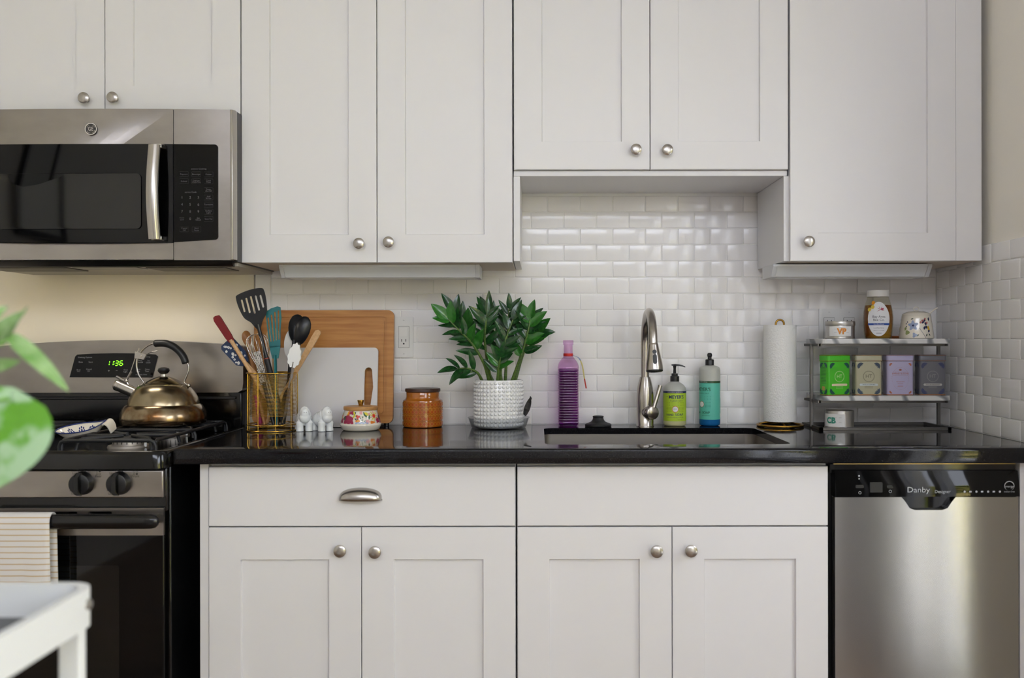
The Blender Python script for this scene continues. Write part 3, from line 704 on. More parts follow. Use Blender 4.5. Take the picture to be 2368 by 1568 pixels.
# ------------------------------------------------------------------ kettle
kd = .215; kc = Vector((XD(378.5, kd), -kd, .9385)); ks = (D-kd)/F/6.272
ke = thing('tea_kettle', kc, 'tarnished steel whistling kettle with black handle on the stove', 'kettle')
def kp_(x, y, dy=0.): return Vector(((x-805)*ks, dy, (1400-y)*ks))
def kettle_mat(name, rough, extra):
    m = mat(name, '#a89a80', rough, 1.); nt = m.node_tree; b = nt.nodes['Principled BSDF']
    tc = nt.nodes.new('ShaderNodeTexCoord'); n = nt.nodes.new('ShaderNodeTexNoise'); n.inputs['Scale'].default_value = 26; n.inputs['Detail'].default_value = 6
    nt.links.new(tc.outputs['Object'], n.inputs[0]); r = nt.nodes.new('ShaderNodeValToRGB'); e = r.color_ramp.elements
    e[0].position = .36; e[0].color = (*hx('#a2957c'), 1); e[1].position = .72; e[1].color = (*hx(extra), 1)
    nt.links.new(n.outputs[0], r.inputs[0]); nt.links.new(r.outputs[0], b.inputs['Base Color']); return m
km = kettle_mat('kettle_steel', .24, '#8d7d60'); km2 = kettle_mat('kettle_tarnish', .2, '#6d4318')
def kl(pts, nm, m, mi=0): return MB().lathe([(a*ks, (1400-y)*ks) for a, y in pts], n=56).build(nm, m, ke, local=True, smooth=30)
kl([(0, 1402), (555, 1402), (582, 1392), (593, 1350), (594, 1300), (586, 1245), (562, 1185), (530, 1140), (500, 1120), (0, 1120)], 'lower_body', km2)
kl([(0, 1122), (494, 1122), (492, 1108), (478, 1050), (440, 970), (392, 905), (350, 868), (318, 848), (296, 840), (0, 838)], 'upper_body', km)
kl([(0, 842), (282, 842), (282, 832), (240, 800), (170, 760), (110, 735), (70, 722), (0, 718)], 'lid', mat('lid_steel', '#8f8268', .16, 1.))
kl([(0, 735), (40, 735), (36, 690), (42, 678), (0, 676)], 'knob_stem', chrome)
kl([(0, 684), (50, 680), (76, 655), (83, 632), (74, 605), (40, 590), (0, 586)], 'lid_knob', blackpl)
hp = spline([kp_(*q) for q in ((440, 878), (500, 828), (512, 805), (490, 770), (440, 690), (412, 570), (425, 450), (480, 360), (560, 285), (670, 238), (800, 225), (930, 262), (1040, 352), (1110, 450), (1150, 530), (1166, 580), (1160, 650), (1130, 730), (1105, 790), (1115, 822), (1180, 858))], 5)
MB().tube(hp, .0028, 8).build('handle_wire', nickel, ke, local=True, smooth=60)
gpz = spline([kp_(*q) for q in ((672, 245), (760, 240), (850, 247), (950, 290), (1040, 365), (1098, 450), (1125, 535))], 5)
ng = len(gpz)
MB().tube(gpz, [.0105*ks/ks*(.82 if i in (0, ng-1) else 1) for i in range(ng)], 14, flat=1.15).build('grip', mat('grip_black', '#161616', .42), ke, local=True, smooth=60)
for q in ((445, 872), (1170, 852)): MB().ell(kp_(*q, dy=0), (.0055, .0055, .0055), n=10, m=6).build('rivet', nickel, ke, local=True)
sp = MB(); a, b = kp_(420, 975), kp_(120, 842); ax = (b-a).normalized()
sp.lathe([(.0158, 0), (.0158, (b-a).length*.86), (.0166, (b-a).length*.86), (.0166, (b-a).length*1.0), (.011, (b-a).length*1.1), (0, (b-a).length*1.12)], a, 24, axis=ax)
spo = sp.build('spout', nickel, ke, local=True)
mb = MB(); mb.tube([kp_(255, 790), kp_(335, 652)], .0034, 8); mb.tube([kp_(322, 660), kp_(392, 455), kp_(448, 310)], .0013, 6)
mb.tube([kp_(120, 722), kp_(235, 782)], .0042, 8); mb.ell(kp_(262, 785), (.0062, .006, .0062), n=12, m=8); mb.tube([kp_(262, 785), kp_(295, 845)], .003, 8)
mb.add([kp_(398, 360, -.004), kp_(560, 405, -.004), kp_(520, 478, -.004), kp_(388, 452, -.004), kp_(398, 360, .004), kp_(560, 405, .004), kp_(520, 478, .004), kp_(388, 452, .004)], [(0, 1, 2, 3), (7, 6, 5, 4), (0, 4, 5, 1), (1, 5, 6, 2), (2, 6, 7, 3), (3, 7, 4, 0)])
mb.tube(spline([kp_(555, 410), kp_(620, 370), kp_(715, 352)], 4), .0016, 6); mb.ell(kp_(487, 428, -.0045), (.0022, .002, .0022), n=8, m=6)
mb.build('whistle_lever', nickel, ke, local=True)

# spoon rest
sd = .43; sr = thing('spoon_rest', (XD(197, sd), -sd, .914), 'white ceramic spoon rest with blue flowers on the stove', 'spoon rest')
sr.rotation_euler = (math.radians(17), math.radians(-6), 0)
def bowl_pt(u, a, off=0):
    rr = u; ex = .062+.0*rr
    x = -.008+ex*rr*math.cos(a); y = .036*rr*math.sin(a); z = .034*rr**2.2
    if math.cos(a) > 0: x += .012*rr*math.cos(a)**3; z += .012*rr**2*math.cos(a)**4
    return Vector((x, y, z+off))
mb = MB(); n = 32
lo = [[bowl_pt(max(k/8, .01), 2*PI*j/n) for j in range(n)] for k in range(9)]
li = [[bowl_pt(max(k/8*.955, .01), 2*PI*j/n, .003) for j in range(n)] for k in range(8, -1, -1)]
mb.loft(lo+li); mb.build('bowl', cream_cer, sr, local=True, smooth=60)
blue_p = mat('cobalt_print', '#26356f', .25)
mb = MB(); mb.tube([bowl_pt(1, 2*PI*j/40, .0016) for j in range(40)], .0017, 6, closed=True)
mb.build('blue_rim', blue_p, sr, local=True)
mb = MB()
for a in (1.15, 1.75, 2.4, .55, 3.0):
    for uu in (.72,):
        f_ = lambda p, q: bowl_pt(uu*.955+q/.04, a+p/.05, .0038)
        for k in range(8):
            th = 2*PI*k/8; mb.patch(f_, [(math.cos(th)*.0075+.0022*math.cos(b_), math.sin(th)*.0055+.0022*math.sin(b_)) for b_ in [2*PI*i/6 for i in range(6)]])
        mb.patch(f_, circ(0, 0, .003, 8))
mb.build('blue_flowers', blue_p, sr, local=True, smooth=None)
hp = spline([bowl_pt(.95, 0, -.002), Vector((.066, 0, .044)), Vector((.074, 0, .042)), Vector((.079, 0, .030)), Vector((.080, 0, .016))], 5)
mb = MB(); lo = []
for i, q in enumerate(hp):
    w = .016+.004*math.sin(PI*i/(len(hp)-1)); tn = (hp[min(i+1, len(hp)-1)]-hp[max(i-1, 0)]).normalized(); nr = Vector((-tn.z, 0, tn.x))*.0022
    lo.append([q+Vector((0, -w, 0))-nr, q+Vector((0, w, 0))-nr, q+Vector((0, w, 0))+nr, q+Vector((0, -w, 0))+nr])
mb.loft(lo); mb.build('curled_handle', cream_cer, sr, local=True, bevel=.001, smooth=60)

# ------------------------------------------------------------------ garden outside the glazed opening, unseen hedge added for light and reflections
leaf_g = mat('garden_leaves', '#8f9a48', .6, var=('#e6cf86', 3.2, (1, 1, 1), .42, .62), bump=(9, 1., None, .1))
mb = MB(); n = 26; n2 = 60; vs = []
for i in range(n+1):
    for j in range(n2+1):
        y = -10.5+10.6*j/n2; z = 1.75*i/n
        vs.append((3.3+random.uniform(-.22, .22)-.3*math.sin(z*1.7+y*.8), y+random.uniform(-.05, .05), -.11+z+random.uniform(-.05, .05)+(.25*math.sin(y*2.1)*i/n) if i else -.11))
mb.add(vs, [(i*(n2+1)+j, i*(n2+1)+j+1, (i+1)*(n2+1)+j+1, (i+1)*(n2+1)+j) for i in range(n) for j in range(n2)])
hedge = mb.build('hedge', leaf_g, smooth=None, loc=(3.4, -5, -.11)); so = hedge.modifiers.new('thick', 'SOLIDIFY'); so.thickness = .5; so.offset = -1
tag(hedge, 'yellow green garden hedge added outside the glazed opening for light', 'hedge')
struct(MB().box(-5, 6.5, YB-8, 2.5, -.2, -.11).build('ground', mat('paving', '#97999f', .9), smooth=None), 'pale paved ground outside the kitchen')
# curtain beside the glazed opening and framed picture on the side wall
mb = MB(); n = 40
lo = []
for z in (.04, .5, 1.0, 1.5, 2.15):
    lo.append([(RX-.07+.018*math.sin(i*1.25), -1.72-.30*i/n, z) for i in range(n+1)]+[(RX-.068+.018*math.sin(i*1.25), -1.72-.30*i/n, z) for i in range(n, -1, -1)])
mb.loft(lo); tag(mb.build('curtain', mat('grey_curtain', '#b9b8b6', .9), smooth=60, loc=(RX-.07, -1.87, .04)), 'pale grey curtain hanging beside the glazed opening', 'curtain')
t = thing('curtain_rod', (RX-.07, -1.4, 2.16), 'thin black rod above the glazed opening', 'rod')
MB().tube([(RX-.07, -2.05, 2.165), (RX-.07, -.85, 2.165)], .009, 10).build('rod', blackpl, t)
for y in (-2.0, -.9): MB().tube([(RX-.07, y, 2.165), (RX-.0005, y, 2.165)], .006, 8).build('bracket', blackpl, t)
t = thing('framed_picture', (XL+.01, -2.02, 1.62), 'black framed picture hanging on the plain side wall', 'picture')
fr = MB()
for a in ((-.19, -.165, 0, .46), (.165, .19, 0, .46), (-.165, .165, 0, .025), (-.165, .165, .435, .46)): fr.box(0, .022, a[0], a[1], a[2], a[3])
fr.build('frame', blackpl, t, local=True)
MB().box(0, .008, -.165, .165, .025, .435).build('print', mat('picture_paper', '#d8d8d6', .6), t, local=True, smooth=None)
MB().lathe([(.03, 0), (.05, .02), (.055, .08), (.05, .11), (0, .11)], (.0085, 0, .06), 24).build('motif', mat('picture_motif', '#5d4a44', .7), t, local=True).scale = (.02, 1, 1)

# ------------------------------------------------------------------ outlets
def outlet(px0, px1, py0, py1, label, ngang):
    x0, x1 = XD(px0, 0), XD(px1, 0); z0, z1 = ZD(py1, 0), ZD(py0, 0)
    t = thing('outlet_plate', ((x0+x1)/2, -.0005, z0), label, 'outlet')
    pm = mat('plate_white', '#e9e8e6', .3)
    MB().shape([rrect(x0, x1, z0, z1, .003)], .005, frontM(0, -.0035, 0)).build('plate', pm, t, bevel=.0015)
    zc = (z0+z1)/2
    for g in range(ngang):
        c = x0+(x1-x0)*(g+.5)/ngang; w = .0165; h = .0335
        de = MB().shape([rrect(c-w, c+w, zc-h, zc+h, .002)], .002, frontM(0, -.0068, 0)).build('device', mat('device_white', '#e4e3e1', .3), t, bevel=.0005)
        MB().shape([rrect(c-w-.0012, c+w+.0012, zc-h-.0012, zc+h+.0012, .003), rrect(c-w, c+w, zc-h, zc+h, .002)], .0004, frontM(0, -.0061, 0)).build('gap_line', mat('gap_grey', '#8c8b8a', .6), t, smooth=None)
        if g == 0 and ngang == 1: MB().shape([rrect(c-.012, c+.012, zc+.003, zc+.029, .002)], .004, frontM(0, -.008, 0)).build('switch_rocker', pm, de, bevel=.001)
        for oz in ((-.014,) if ngang == 1 else (-.017, .019)):
            for ox in (-.0065, .0065): MB().box(c+ox-.001, c+ox+.001, -.0084, -.0074, zc+oz-.0005, zc+oz+.0075).build('slot', darkgap, de, smooth=None)
            MB().shape([[(c-.0024, zc+oz-.0095), (c+.0024, zc+oz-.0095)]+[(c+.0024*math.cos(PI*i/8), zc+oz-.0065+.0024*math.sin(PI*i/8)) for i in range(9)]], .0008, frontM(0, -.0079, 0)).build('ground_hole', darkgap, de, smooth=None)
        for sz in (z0+.011, z1-.011):
            s_ = MB().lathe([(.0028, 0), (.0026, .0008), (0, .001)], (c, -.006, sz), 12, axis=(0, -1, 0)).build('screw', pm, t)
            MB().box(c-.0022, c+.0022, -.0072, -.0069, sz-.0004, sz+.0004).build('screw_slot', mat('slot_grey', '#777777', .6), s_, smooth=None)
outlet(913, 956, 732, 826, 'white switch and outlet plate beside the bamboo cutting board', 1)
outlet(1893, 1985, 715, 806, 'white double outlet plate behind the marble shelf rack', 2)

# ------------------------------------------------------------------ cutting boards
def lean(xc, zb, db, zt, dt):
    """board frame: local x along the wall, local y up the leaning face, local z outwards; origin at the lower front edge"""
    o = Vector((xc, -db, zb)); up = Vector((0, db-dt, zt-zb)).normalized(); xv = Vector((1, 0, 0)); return axesM(o, xv, up, xv.cross(up))
bx0, bx1 = -.882, XD(909, .05); bw = (bx1-bx0)/2
M = lean((bx0+bx1)/2, .9235, .062, ZD(716, .032), .034); bh = ZD(716, .03)-.9235
t = thing('cutting_board', ((bx0+bx1)/2, -.05, .914), 'large bamboo cutting board with juice groove leaning on the tiles', 'cutting board')
mb = MB(); T = Matrix.Translation
mb.shape([rrect(-bw, bw, 0, bh, .018)], .014, M @ T((0, 0, -.012)))
board = mb.build('board', bamboo, t, bevel=.0015)
g1, g2 = .021, .030
MB().shape([rrect(-bw, bw, 0, bh, .018), rrect(-bw+g1, bw-g1, g1, bh-g1, .012)], .005, M @ T((0, 0, -.0025))).build('raised_border', bamboo, board, bevel=.0015)
MB().shape([rrect(-bw+g2, bw-g2, g2, bh-g2, .008)], .005, M @ T((0, 0, -.0025))).build('cutting_face', bamboo, board, bevel=.0015)
for sx in (-1, 1): MB().tube([M @ Vector((sx*(bw-.02), .001, -.01)), M @ Vector((sx*(bw-.02), -.0085, -.01))], .008, 12).build('rubber_foot', blackpl, board)
wx0, wx1 = -.825, XD(873, .08); ww = (wx1-wx0)/2; wm = mat('white_polyethylene', '#d9d6d6', .45)
M = lean((wx0+wx1)/2, .9155, .098, ZD(802, .066), .0685); wh = ZD(802, .066)-.9155
hx_ = XD(851.5, .08)-(wx0+wx1)/2; hz0_, hz1_ = ZD(940, .085)-.9155, ZD(848, .075)-.9155
hole = []
for i in range(9): a = PI*i/8; hole.append((hx_+.0115*math.cos(a), hz1_-.0115+.0115*math.sin(a)))
hole.append((hx_-.0125, (hz0_+hz1_)/2))
for i in range(9): a = PI+PI*i/8; hole.append((hx_+.0105*math.cos(a)-.0015, hz0_+.0105+.0105*math.sin(a)))
hole.append((hx_+.0155, (hz0_+hz1_)/2))
tag(MB().shape([rrect(-ww, ww, 0, wh, .012), hole], .009, M @ T((0, 0, -.0045))).build('cutting_board', wm, bevel=.001, loc=((wx0+wx1)/2, -.09, .9145)),
    'white plastic cutting board with handle slot leaning on the bamboo board', 'cutting board')

# ------------------------------------------------------------------ utensil holder and utensils
ud = .180; uc = Vector((XD(629.5, ud), -ud, CT+.0003)); UR = .0705
t = thing('utensil_holder', uc, 'round gold wire utensil holder beside the range', 'holder')
mb = MB(); nr = 33
for k in range(nr):
    z = .046+(.168-.046)*k/(nr-1)
    mb.tube([(UR*math.cos(2*PI*i/44), UR*math.sin(2*PI*i/44), z) for i in range(44)], .0007, 5, closed=True)
o = mb.build('wire_rings', gold, t, local=True, smooth=80); o['kind'] = 'stuff'
for z, r, nm in ((.170, .0022, 'top_rim'), (.019, .0018, 'lower_ring'), (.0022, .0020, 'base_ring')):
    rr = UR+.002 if nm != 'base_ring' else UR+.0025
    MB().tube([(rr*math.cos(2*PI*i/56), rr*math.sin(2*PI*i/56), z) for i in range(56)], r, 8, closed=True).build(nm, gold, t, local=True, smooth=80)
for k in range(9):
    a = 2*PI*k/9+.22; MB().tube([((UR+.0018)*math.cos(a), (UR+.0018)*math.sin(a), .002), ((UR+.0018)*math.cos(a), (UR+.0018)*math.sin(a), .170)], .0014, 6).build('upright', gold, t, local=True)
mb = MB()
for k in range(9):
    x = -UR+.012+k*.0145; h_ = math.sqrt(max(UR**2-x*x, 0)); mb.tube([(x, -h_, .019), (x, h_, .019)], .0012, 6)
mb.build('floor_wires', gold, t, local=True)['kind'] = 'stuff'

def tool_frame(bpx, tpx, db, dt):
    """frame of a tool lying in its own plane: x along it from the lower end to the tip, z roughly towards the room"""
    b = P(*bpx, db); tp = P(*tpx, dt); x = (tp-b).normalized(); n_ = Vector((0, -1, 0)); z = (n_-x*n_.dot(x)).normalized(); y = z.cross(x)
    return b, tp, axesM(b, x, y, z), (tp-b).length
MPX = (D-.16)/F
def flat_tool(name, label, cat, bpx, tpx, db, dt, parts, group='cooking tools in the gold holder'):
    b, tp, M, L = tool_frame(bpx, tpx, db, dt)
    t = thing(name, b, label, cat, group); t.matrix_world = M; ORG[t.name] = Vector((0, 0, 0))
    for nm, m, fn in parts:
        mb = MB(); fn(mb, L); mb.build(nm, m, t, local=True, bevel=.0012 if nm in ('head', 'blade') else None, smooth=50)
    return t
def rod(x0, x1, r0, r1=None, z=0, flat=1.0):
    def f(mb, L):
        a = x0 if x0 >= 0 else L+x0; b = x1 if x1 > 0 else L+x1; r_ = r1 or r0; k = 6
        mb.tube([(a+(b-a)*i/k, 0, z) for i in range(k+1)], [r0*.7 if i == 0 else r0+(r_-r0)*i/k for i in range(k+1)], 10, flat=flat)
    return f
I4 = Matrix.Identity(4)
def outline(loops, t=.004, z=0):
    return lambda mb, L: mb.shape([[(L+x, y) for x, y in lp] for lp in loops], t, T((0, 0, z)))
tg = None
# black slotted turner
head = [(-.112, -.006), (-.112, .006), (-.09, .018), (-.072, .034), (-.04, .042), (-.012, .043), (-.002, .037), (.004, 0), (.002, -.034), (-.008, -.042), (-.04, -.041), (-.072, -.034), (-.09, -.018)]
head = [(q.x, q.y) for q in spline([(*p_, 0) for p_ in head+head[:1]], 4)][:-1]
slots = [[(x, y*(1+.0*x)) for x, y in rrect(-.068+.006*abs(k), -.014-.003*abs(k)*.6, .0142*k-.0032, .0142*k+.0032, .0031, 3)] for k in (-2, -1, 0, 1, 2)]
flat_tool('slotted_turner', 'black nylon slotted turner standing in the gold utensil holder', 'turner', (656, 984), (577, 673), .190, .20,
          [('head', black_ny, outline([head]+slots, .004)), ('neck', black_ny, rod(.10, -.100, .0062, .0055)), ('handle', mat('rubber_grip', '#121316', .5), rod(.0, -.20, .0085, .0085)), ('handle_mark', mat('orange_mark', '#b8452a', .5), rod(-.205, -.2025, .0087, .0087))])
# red silicone spatula
blade = [(-.088, -.008), (-.088, .008), (-.07, .0105), (-.012, .0125), (-.002, .009), (0, .002), (-.003, -.0085), (-.012, -.0105), (-.07, -.0105)]
flat_tool('silicone_spatula', 'dark red silicone spatula with wooden handle in the gold holder', 'spatula', (658, 986), (499, 729), .165, .205,
          [('blade', red_sil, outline([blade], .007)), ('handle', pale_wood, rod(.0, -.082, .0058, .0062))])
# blue floral spatula
b_blue = mat('navy_silicone', '#1d3358', .45)
blade = [(-.085, -.010), (-.087, .012), (-.072, .025), (-.008, .0265), (0, .02), (.001, -.014), (-.006, -.022), (-.06, -.023)]
ft = flat_tool('silicone_spatula', 'navy spatula with white flower print in the gold holder', 'spatula', (650, 930), (524, 789), .165, .175,
          [('blade', b_blue, outline([blade], .006)), ('handle', pale_wood, rod(.0, -.06, .0055))])
mb = MB(); Lf = (P(524, 789, .175)-P(650, 930, .165)).length; rnd = random.Random(3)
for k in range(24):
    cx_, cy_ = Lf-.007-rnd.random()*.068, rnd.uniform(-.017, .020); r_ = rnd.uniform(.0022, .0034)
    for q in range(5):
        a = 2*PI*q/5+k; mb.patch(lambda u, v: (cx_+u, cy_+v, .0033), circ(r_*.8*math.cos(a), r_*.8*math.sin(a), r_*.55, 6))
o = mb.build('flower_print', white_print, ft, local=True, smooth=None); o['kind'] = 'stuff'
# teal slotted turner
head = [(-.115, -.016), (-.118, .016), (-.10, .017), (-.055, .022), (-.018, .025), (-.010, .022), (-.002, .010), (.004, -.010), (.001, -.019), (-.03, -.021), (-.07, -.017)]
slots = []
for k, (a, b_) in enumerate(((-.100, -.030), (-.099, -.022), (-.097, -.014), (-.095, -.010))):
    y0 = .0115-.0078*k; y1 = .0185-.0103*k
    slots.append([(a, y0-.0018), (b_, y1-.0026), (b_+.003, y1), (b_, y1+.0026), (a, y0+.0018)])
flat_tool('slotted_turner', 'teal nylon slotted turner in the gold holder', 'turner', (640, 985), (634, 711), .200, .185,
          [('head', teal_ny, outline([head]+slots, .003)), ('handle', teal_ny, rod(.0, -.14, .006, .009, flat=.5)), ('neck', teal_ny, outline([[(-.15, -.009), (-.15, .009), (-.118, .0155), (-.113, .0155), (-.113, -.0155), (-.118, -.0155)]], .003))])
# black spoons
def spoon_bowl(w, l, dp, m=8, n=20, flip=1):
    def f(mb, L):
        def pt(u, a, off): return (L-l/2+l/2*u*math.cos(a), w*u*math.sin(a)*(1-.18*math.cos(a+PI)*u), flip*(dp*u*u-dp)+off)
        lo = [[pt(max(k/m, .01), 2*PI*j/n, 0) for j in range(n)] for k in range(m+1)]
        li = [[pt(max(k/m, .01)*.97, 2*PI*j/n, .002) for j in range(n)] for k in range(m, -1, -1)]
        mb.loft(lo+li)
    return f
flat_tool('serving_spoon', 'plain black nylon spoon behind another one in the gold holder', 'spoon', (655, 984), (689, 726), .19, .155,
          [('bowl', black_ny, spoon_bowl(.0235, .085, .012)), ('handle', black_ny, rod(.0, -.078, .006, .0065))])
flat_tool('serving_spoon', 'black nylon spoon turned back outwards in front of another in the gold holder', 'spoon', (640, 984), (708, 731), .175, .185,
          [('bowl', black_ny, spoon_bowl(.0225, .088, .012, flip=-1)), ('handle', black_ny, rod(.0, -.080, .006, .0065))])
# white spatula spoon with black handle
blade = [(-.082, -.010), (-.086, .010), (-.07, .020), (-.04, .024), (-.012, .018), (0, .004), (-.003, -.010), (-.02, -.018), (-.05, -.019)]
blade = [(q.x, q.y) for q in spline([(*p_, 0) for p_ in blade+blade[:1]], 3)][:-1]
flat_tool('spoon_spatula', 'white nylon spoon spatula with black handle in the gold holder', 'spatula', (657, 984), (679, 760), .19, .145,
          [('blade', white_ny, outline([blade], .004)), ('handle', black_ny, rod(.0, -.078, .006, .009, flat=.6))])
# wooden spatula leaning right, wooden spoons behind
blade = [(-.17, -.006), (-.17, .006), (-.09, .0075), (-.03, .0095), (-.006, .009), (0, .003), (-.001, -.005), (-.006, -.009), (-.03, -.0095), (-.09, -.0075)]
flat_tool('wooden_spatula', 'pale wooden spatula leaning over the white cutting board from the gold holder', 'spatula', (612, 984), (738, 763), .17, .195,
          [('blade', pale_wood, outline([blade], .007)), ('handle', pale_wood, rod(.0, -.165, .0055))])
wood2 = wood('brown_wood', '#b27c49', '#9a6737', 20, (1, 6, 6))
flat_tool('wooden_spoon', 'brown wooden spoon behind the wire whisk in the gold holder', 'spoon', (612, 984), (567, 764), .19, .13,
          [('bowl', wood2, spoon_bowl(.014, .05, .008)), ('handle', wood2, rod(.0, -.045, .0055))])
flat_tool('wooden_spoon', 'pale wooden spoon behind the teal turner in the gold holder', 'spoon', (640, 984), (630, 757), .20, .14,
          [('bowl', pale_wood, spoon_bowl(.0205, .062, .009)), ('handle', pale_wood, rod(.0, -.058, .0055))])
# whisk: balloon wires and handle
b, tp, M, L = tool_frame((640, 982), (590, 772), .175, .185)
t = thing('whisk', b, 'balloon wire whisk standing in the gold utensil holder', 'whisk', 'cooking tools in the gold holder'); t.matrix_world = M; ORG[t.name] = Vector((0, 0, 0))
for k in range(7):
    a = PI*k/7; pts = []
    for i in range(25):
        s_ = i/24*2-1; wv = .031*math.sin(PI*min(1, (1-abs(s_))*.5+.5) if False else PI/2*(1-abs(s_)**1.0)*1.0)
        u = 1-abs(s_)
        xx = L-.125+.125*math.sin(PI/2*min(1, u*1.0)); rr = .031*(math.cos(PI/2*u)**.55)*(.25+.75*math.sin(PI*min(.999, max(.0, .12+u*.88)))**.5) if u < 1 else 0
        rr = .030*math.sin(PI*(u**1.25 if u < 1 else 1))**.75+.004*(1-u) if u < 1 else 0
        sg_ = 1 if s_ < 0 else -1
        pts.append((xx, sg_*rr*math.cos(a), sg_*rr*math.sin(a)))
    MB().tube(pts, .0008, 5).build('wire', chrome, t, local=True, smooth=80)
MB().tube([(0, 0, 0), (L*.2, 0, 0), (L-.12, 0, 0)], [.006, .0075, .005], 10).build('handle', nickel, t, local=True)
# patterned metal tongue (grater) and tongs
def gr_mat():
    m = mat('perforated_steel', '#c9c7c4', .25, 1.); nt = m.node_tree; b_ = nt.nodes['Principled BSDF']; tc = nt.nodes.new('ShaderNodeTexCoord')
    v = nt.nodes.new('ShaderNodeTexVoronoi'); v.inputs['Scale'].default_value = 330; nt.links.new(tc.outputs['Object'], v.inputs[0])
    r = nt.nodes.new('ShaderNodeValToRGB'); e_ = r.color_ramp.elements; e_[0].position = .35; e_[0].color = (.02, .02, .02, 1); e_[1].position = .45; e_[1].color = (*hx('#d0cecb'), 1)
    nt.links.new(v.outputs['Distance'], r.inputs[0]); nt.links.new(r.outputs[0], b_.inputs['Base Color']); return m
flat_tool('hand_grater', 'narrow perforated steel grater inside the gold holder', 'grater', (633, 984), (594, 812), .195, .175,
          [('blade', gr_mat(), outline([[(-.10, -.011), (-.10, .011), (0, .0105), (0, -.0105)]], .0015)), ('handle', blackpl, rod(.0, -.095, .006))])
tn = []
for i in range(40):
    u = i/40*2*PI; r_ = 1+.07*math.cos(11*u); tn.append((-.036+.036*math.cos(u)*r_, .0165*math.sin(u)*r_*(1.12-.18*math.cos(u))))
flat_tool('kitchen_tongs', 'tongs with scalloped head whitened for sun glare in the gold holder', 'tongs', (652, 985), (687, 793), .200, .225,  # bright white of the head stands in for direct sun on it
          [('head', mat('sun_patch_white', '#f6f6f6', .35), outline([tn], .006, .003)), ('arm', nickel, rod(.01, -.055, .0065, .0065, z=.002, flat=.35)), ('arm', nickel, rod(.01, -.06, .0065, .0065, z=-.012, flat=.35))])
flat_tool('silicone_brush', 'magenta handled tool standing low inside the gold holder', 'brush', (604, 986), (592, 912), .17, .165,
          [('handle', mat('magenta_silicone', '#a3205c', .45), rod(.0, -.001, .009, .0075))])

# ------------------------------------------------------------------ elephant shakers
def shaker(px, yaw, label, holes):
    d_ = .205; t = thing('salt_shaker', (XD(px, d_), -d_, CT+.0003), label, 'shaker', 'white animal shakers', yaw)
    mb = MB()                                         # faces local -y
    mb.ell((0, .014, .034), (.0245, .030, .0235)); mb.ell((0, .002, .038), (.0222, .020, .0245))
    for sx in (-1, 1):
        for y in (-.009, .032): mb.lathe([(.0112, 0), (.0112, .003), (.0104, .012), (.0118, .026), (.005, .034)], (sx*.0132, y, 0), 16)
    R_ = Matrix.Rotation(math.radians(12), 3, 'X')
    mb.ell((0, -.013, .0515), (.0165, .0140, .0225), R_); mb.ell((0, -.0195, .0410), (.0165, .0115, .0165)); mb.ell((0, -.006, .047), (.0205, .0105, .0200)); mb.ell((0, -.0225, .0495), (.0125, .009, .0180), R_)
    mb.ell((0, .043, .03), (.004, .006, .012))
    o = mb.build('body', porcelain, t, local=True)
    r = o.modifiers.new('merge', 'REMESH'); r.mode = 'VOXEL'; r.voxel_size = .0013; r.use_smooth_shade = True
    sm = o.modifiers.new('soft', 'SMOOTH'); sm.factor = .5; sm.iterations = 4
    for hx2, hz2 in holes: MB().ell((hx2, -.0318+.0026*((hz2-.050)/.010), hz2), (.0013, .0022, .0013), n=8, m=5).build('shaker_hole', darkgap, t, local=True)
shaker(703, math.radians(20), 'white porcelain elephant shaker with two holes beside the gold holder', ((-.0028, .0565), (.0028, .0565)))
shaker(749, math.radians(44), 'white porcelain elephant shaker with three holes next to the floral jar', ((-.003, .0565), (.003, .0565), (0, .060)))

# ------------------------------------------------------------------ floral lidded jar
def blob(n, r, a0=0, lobes=5, amp=.3, ry=None): return [(r*(1+amp*math.cos(lobes*2*PI*i/n))*math.cos(2*PI*i/n+a0), (ry or r)*(1+amp*math.cos(lobes*2*PI*i/n))*math.sin(2*PI*i/n+a0)) for i in range(n)]
def leafp(l, w, a):
    out = [(l*(i/8), w*math.sin(PI*i/8)) for i in range(9)]+[(l*(1-i/8), -w*math.sin(PI*i/8)) for i in range(1, 8)]
    return [(x*math.cos(a)-y*math.sin(a), x*math.sin(a)+y*math.cos(a)) for x, y in out]
jd = .172; js = (D-jd)/F; jc = (XD(834, jd), -jd, CT+.0003)
t = thing('sugar_jar', jc, 'floral painted jar with wooden lid and brass knob', 'jar')
pr = [(0, 0), (39, 0), (43, 3), (47, 12), (47.5, 14.5), (46.5, 16), (45, 16.5), (43.5, 24), (40, 36), (37.5, 44), (36.5, 46.5), (0, 46.5)]
MB().lathe([(a*js, b*js) for a, b in pr], n=48).build('body', cream_cer, t, local=True, smooth=50)
MB().lathe([(0, 46.6*js), (38.5*js, 46.6*js), (39.2*js, 48*js), (39.2*js, 53.5*js), (38*js, 55*js), (0, 55*js)], n=48).build('lid', lid_wood, t, local=True)
MB().lathe([(0, 55*js), (4.6*js, 55*js), (5*js, 58*js), (7.8*js, 67.5*js), (7.6*js, 68.8*js), (0, 68.5*js)], n=24).build('lid_knob', goldp, t, local=True)
def jr(v):                                            # radius at height v (metres)
    h = v/js; pts_ = [(16.5, 45), (24, 43.5), (36, 40), (44, 37.5), (47, 36.5)]
    for (h0, r0), (h1, r1) in zip(pts_[:-1], pts_[1:]):
        if h <= h1: return (r0+(r1-r0)*(h-h0)/(h1-h0))*js
    return 36.5*js
def jmap(u0, v0, off=.0007):
    def f(u, v):
        vv = min(max(v0+v, 17*js), 46.3*js); r_ = jr(vv)+off; th = .15+(u0+u)/(42*js); return (r_*math.sin(th), -r_*math.cos(th), vv)
    return f
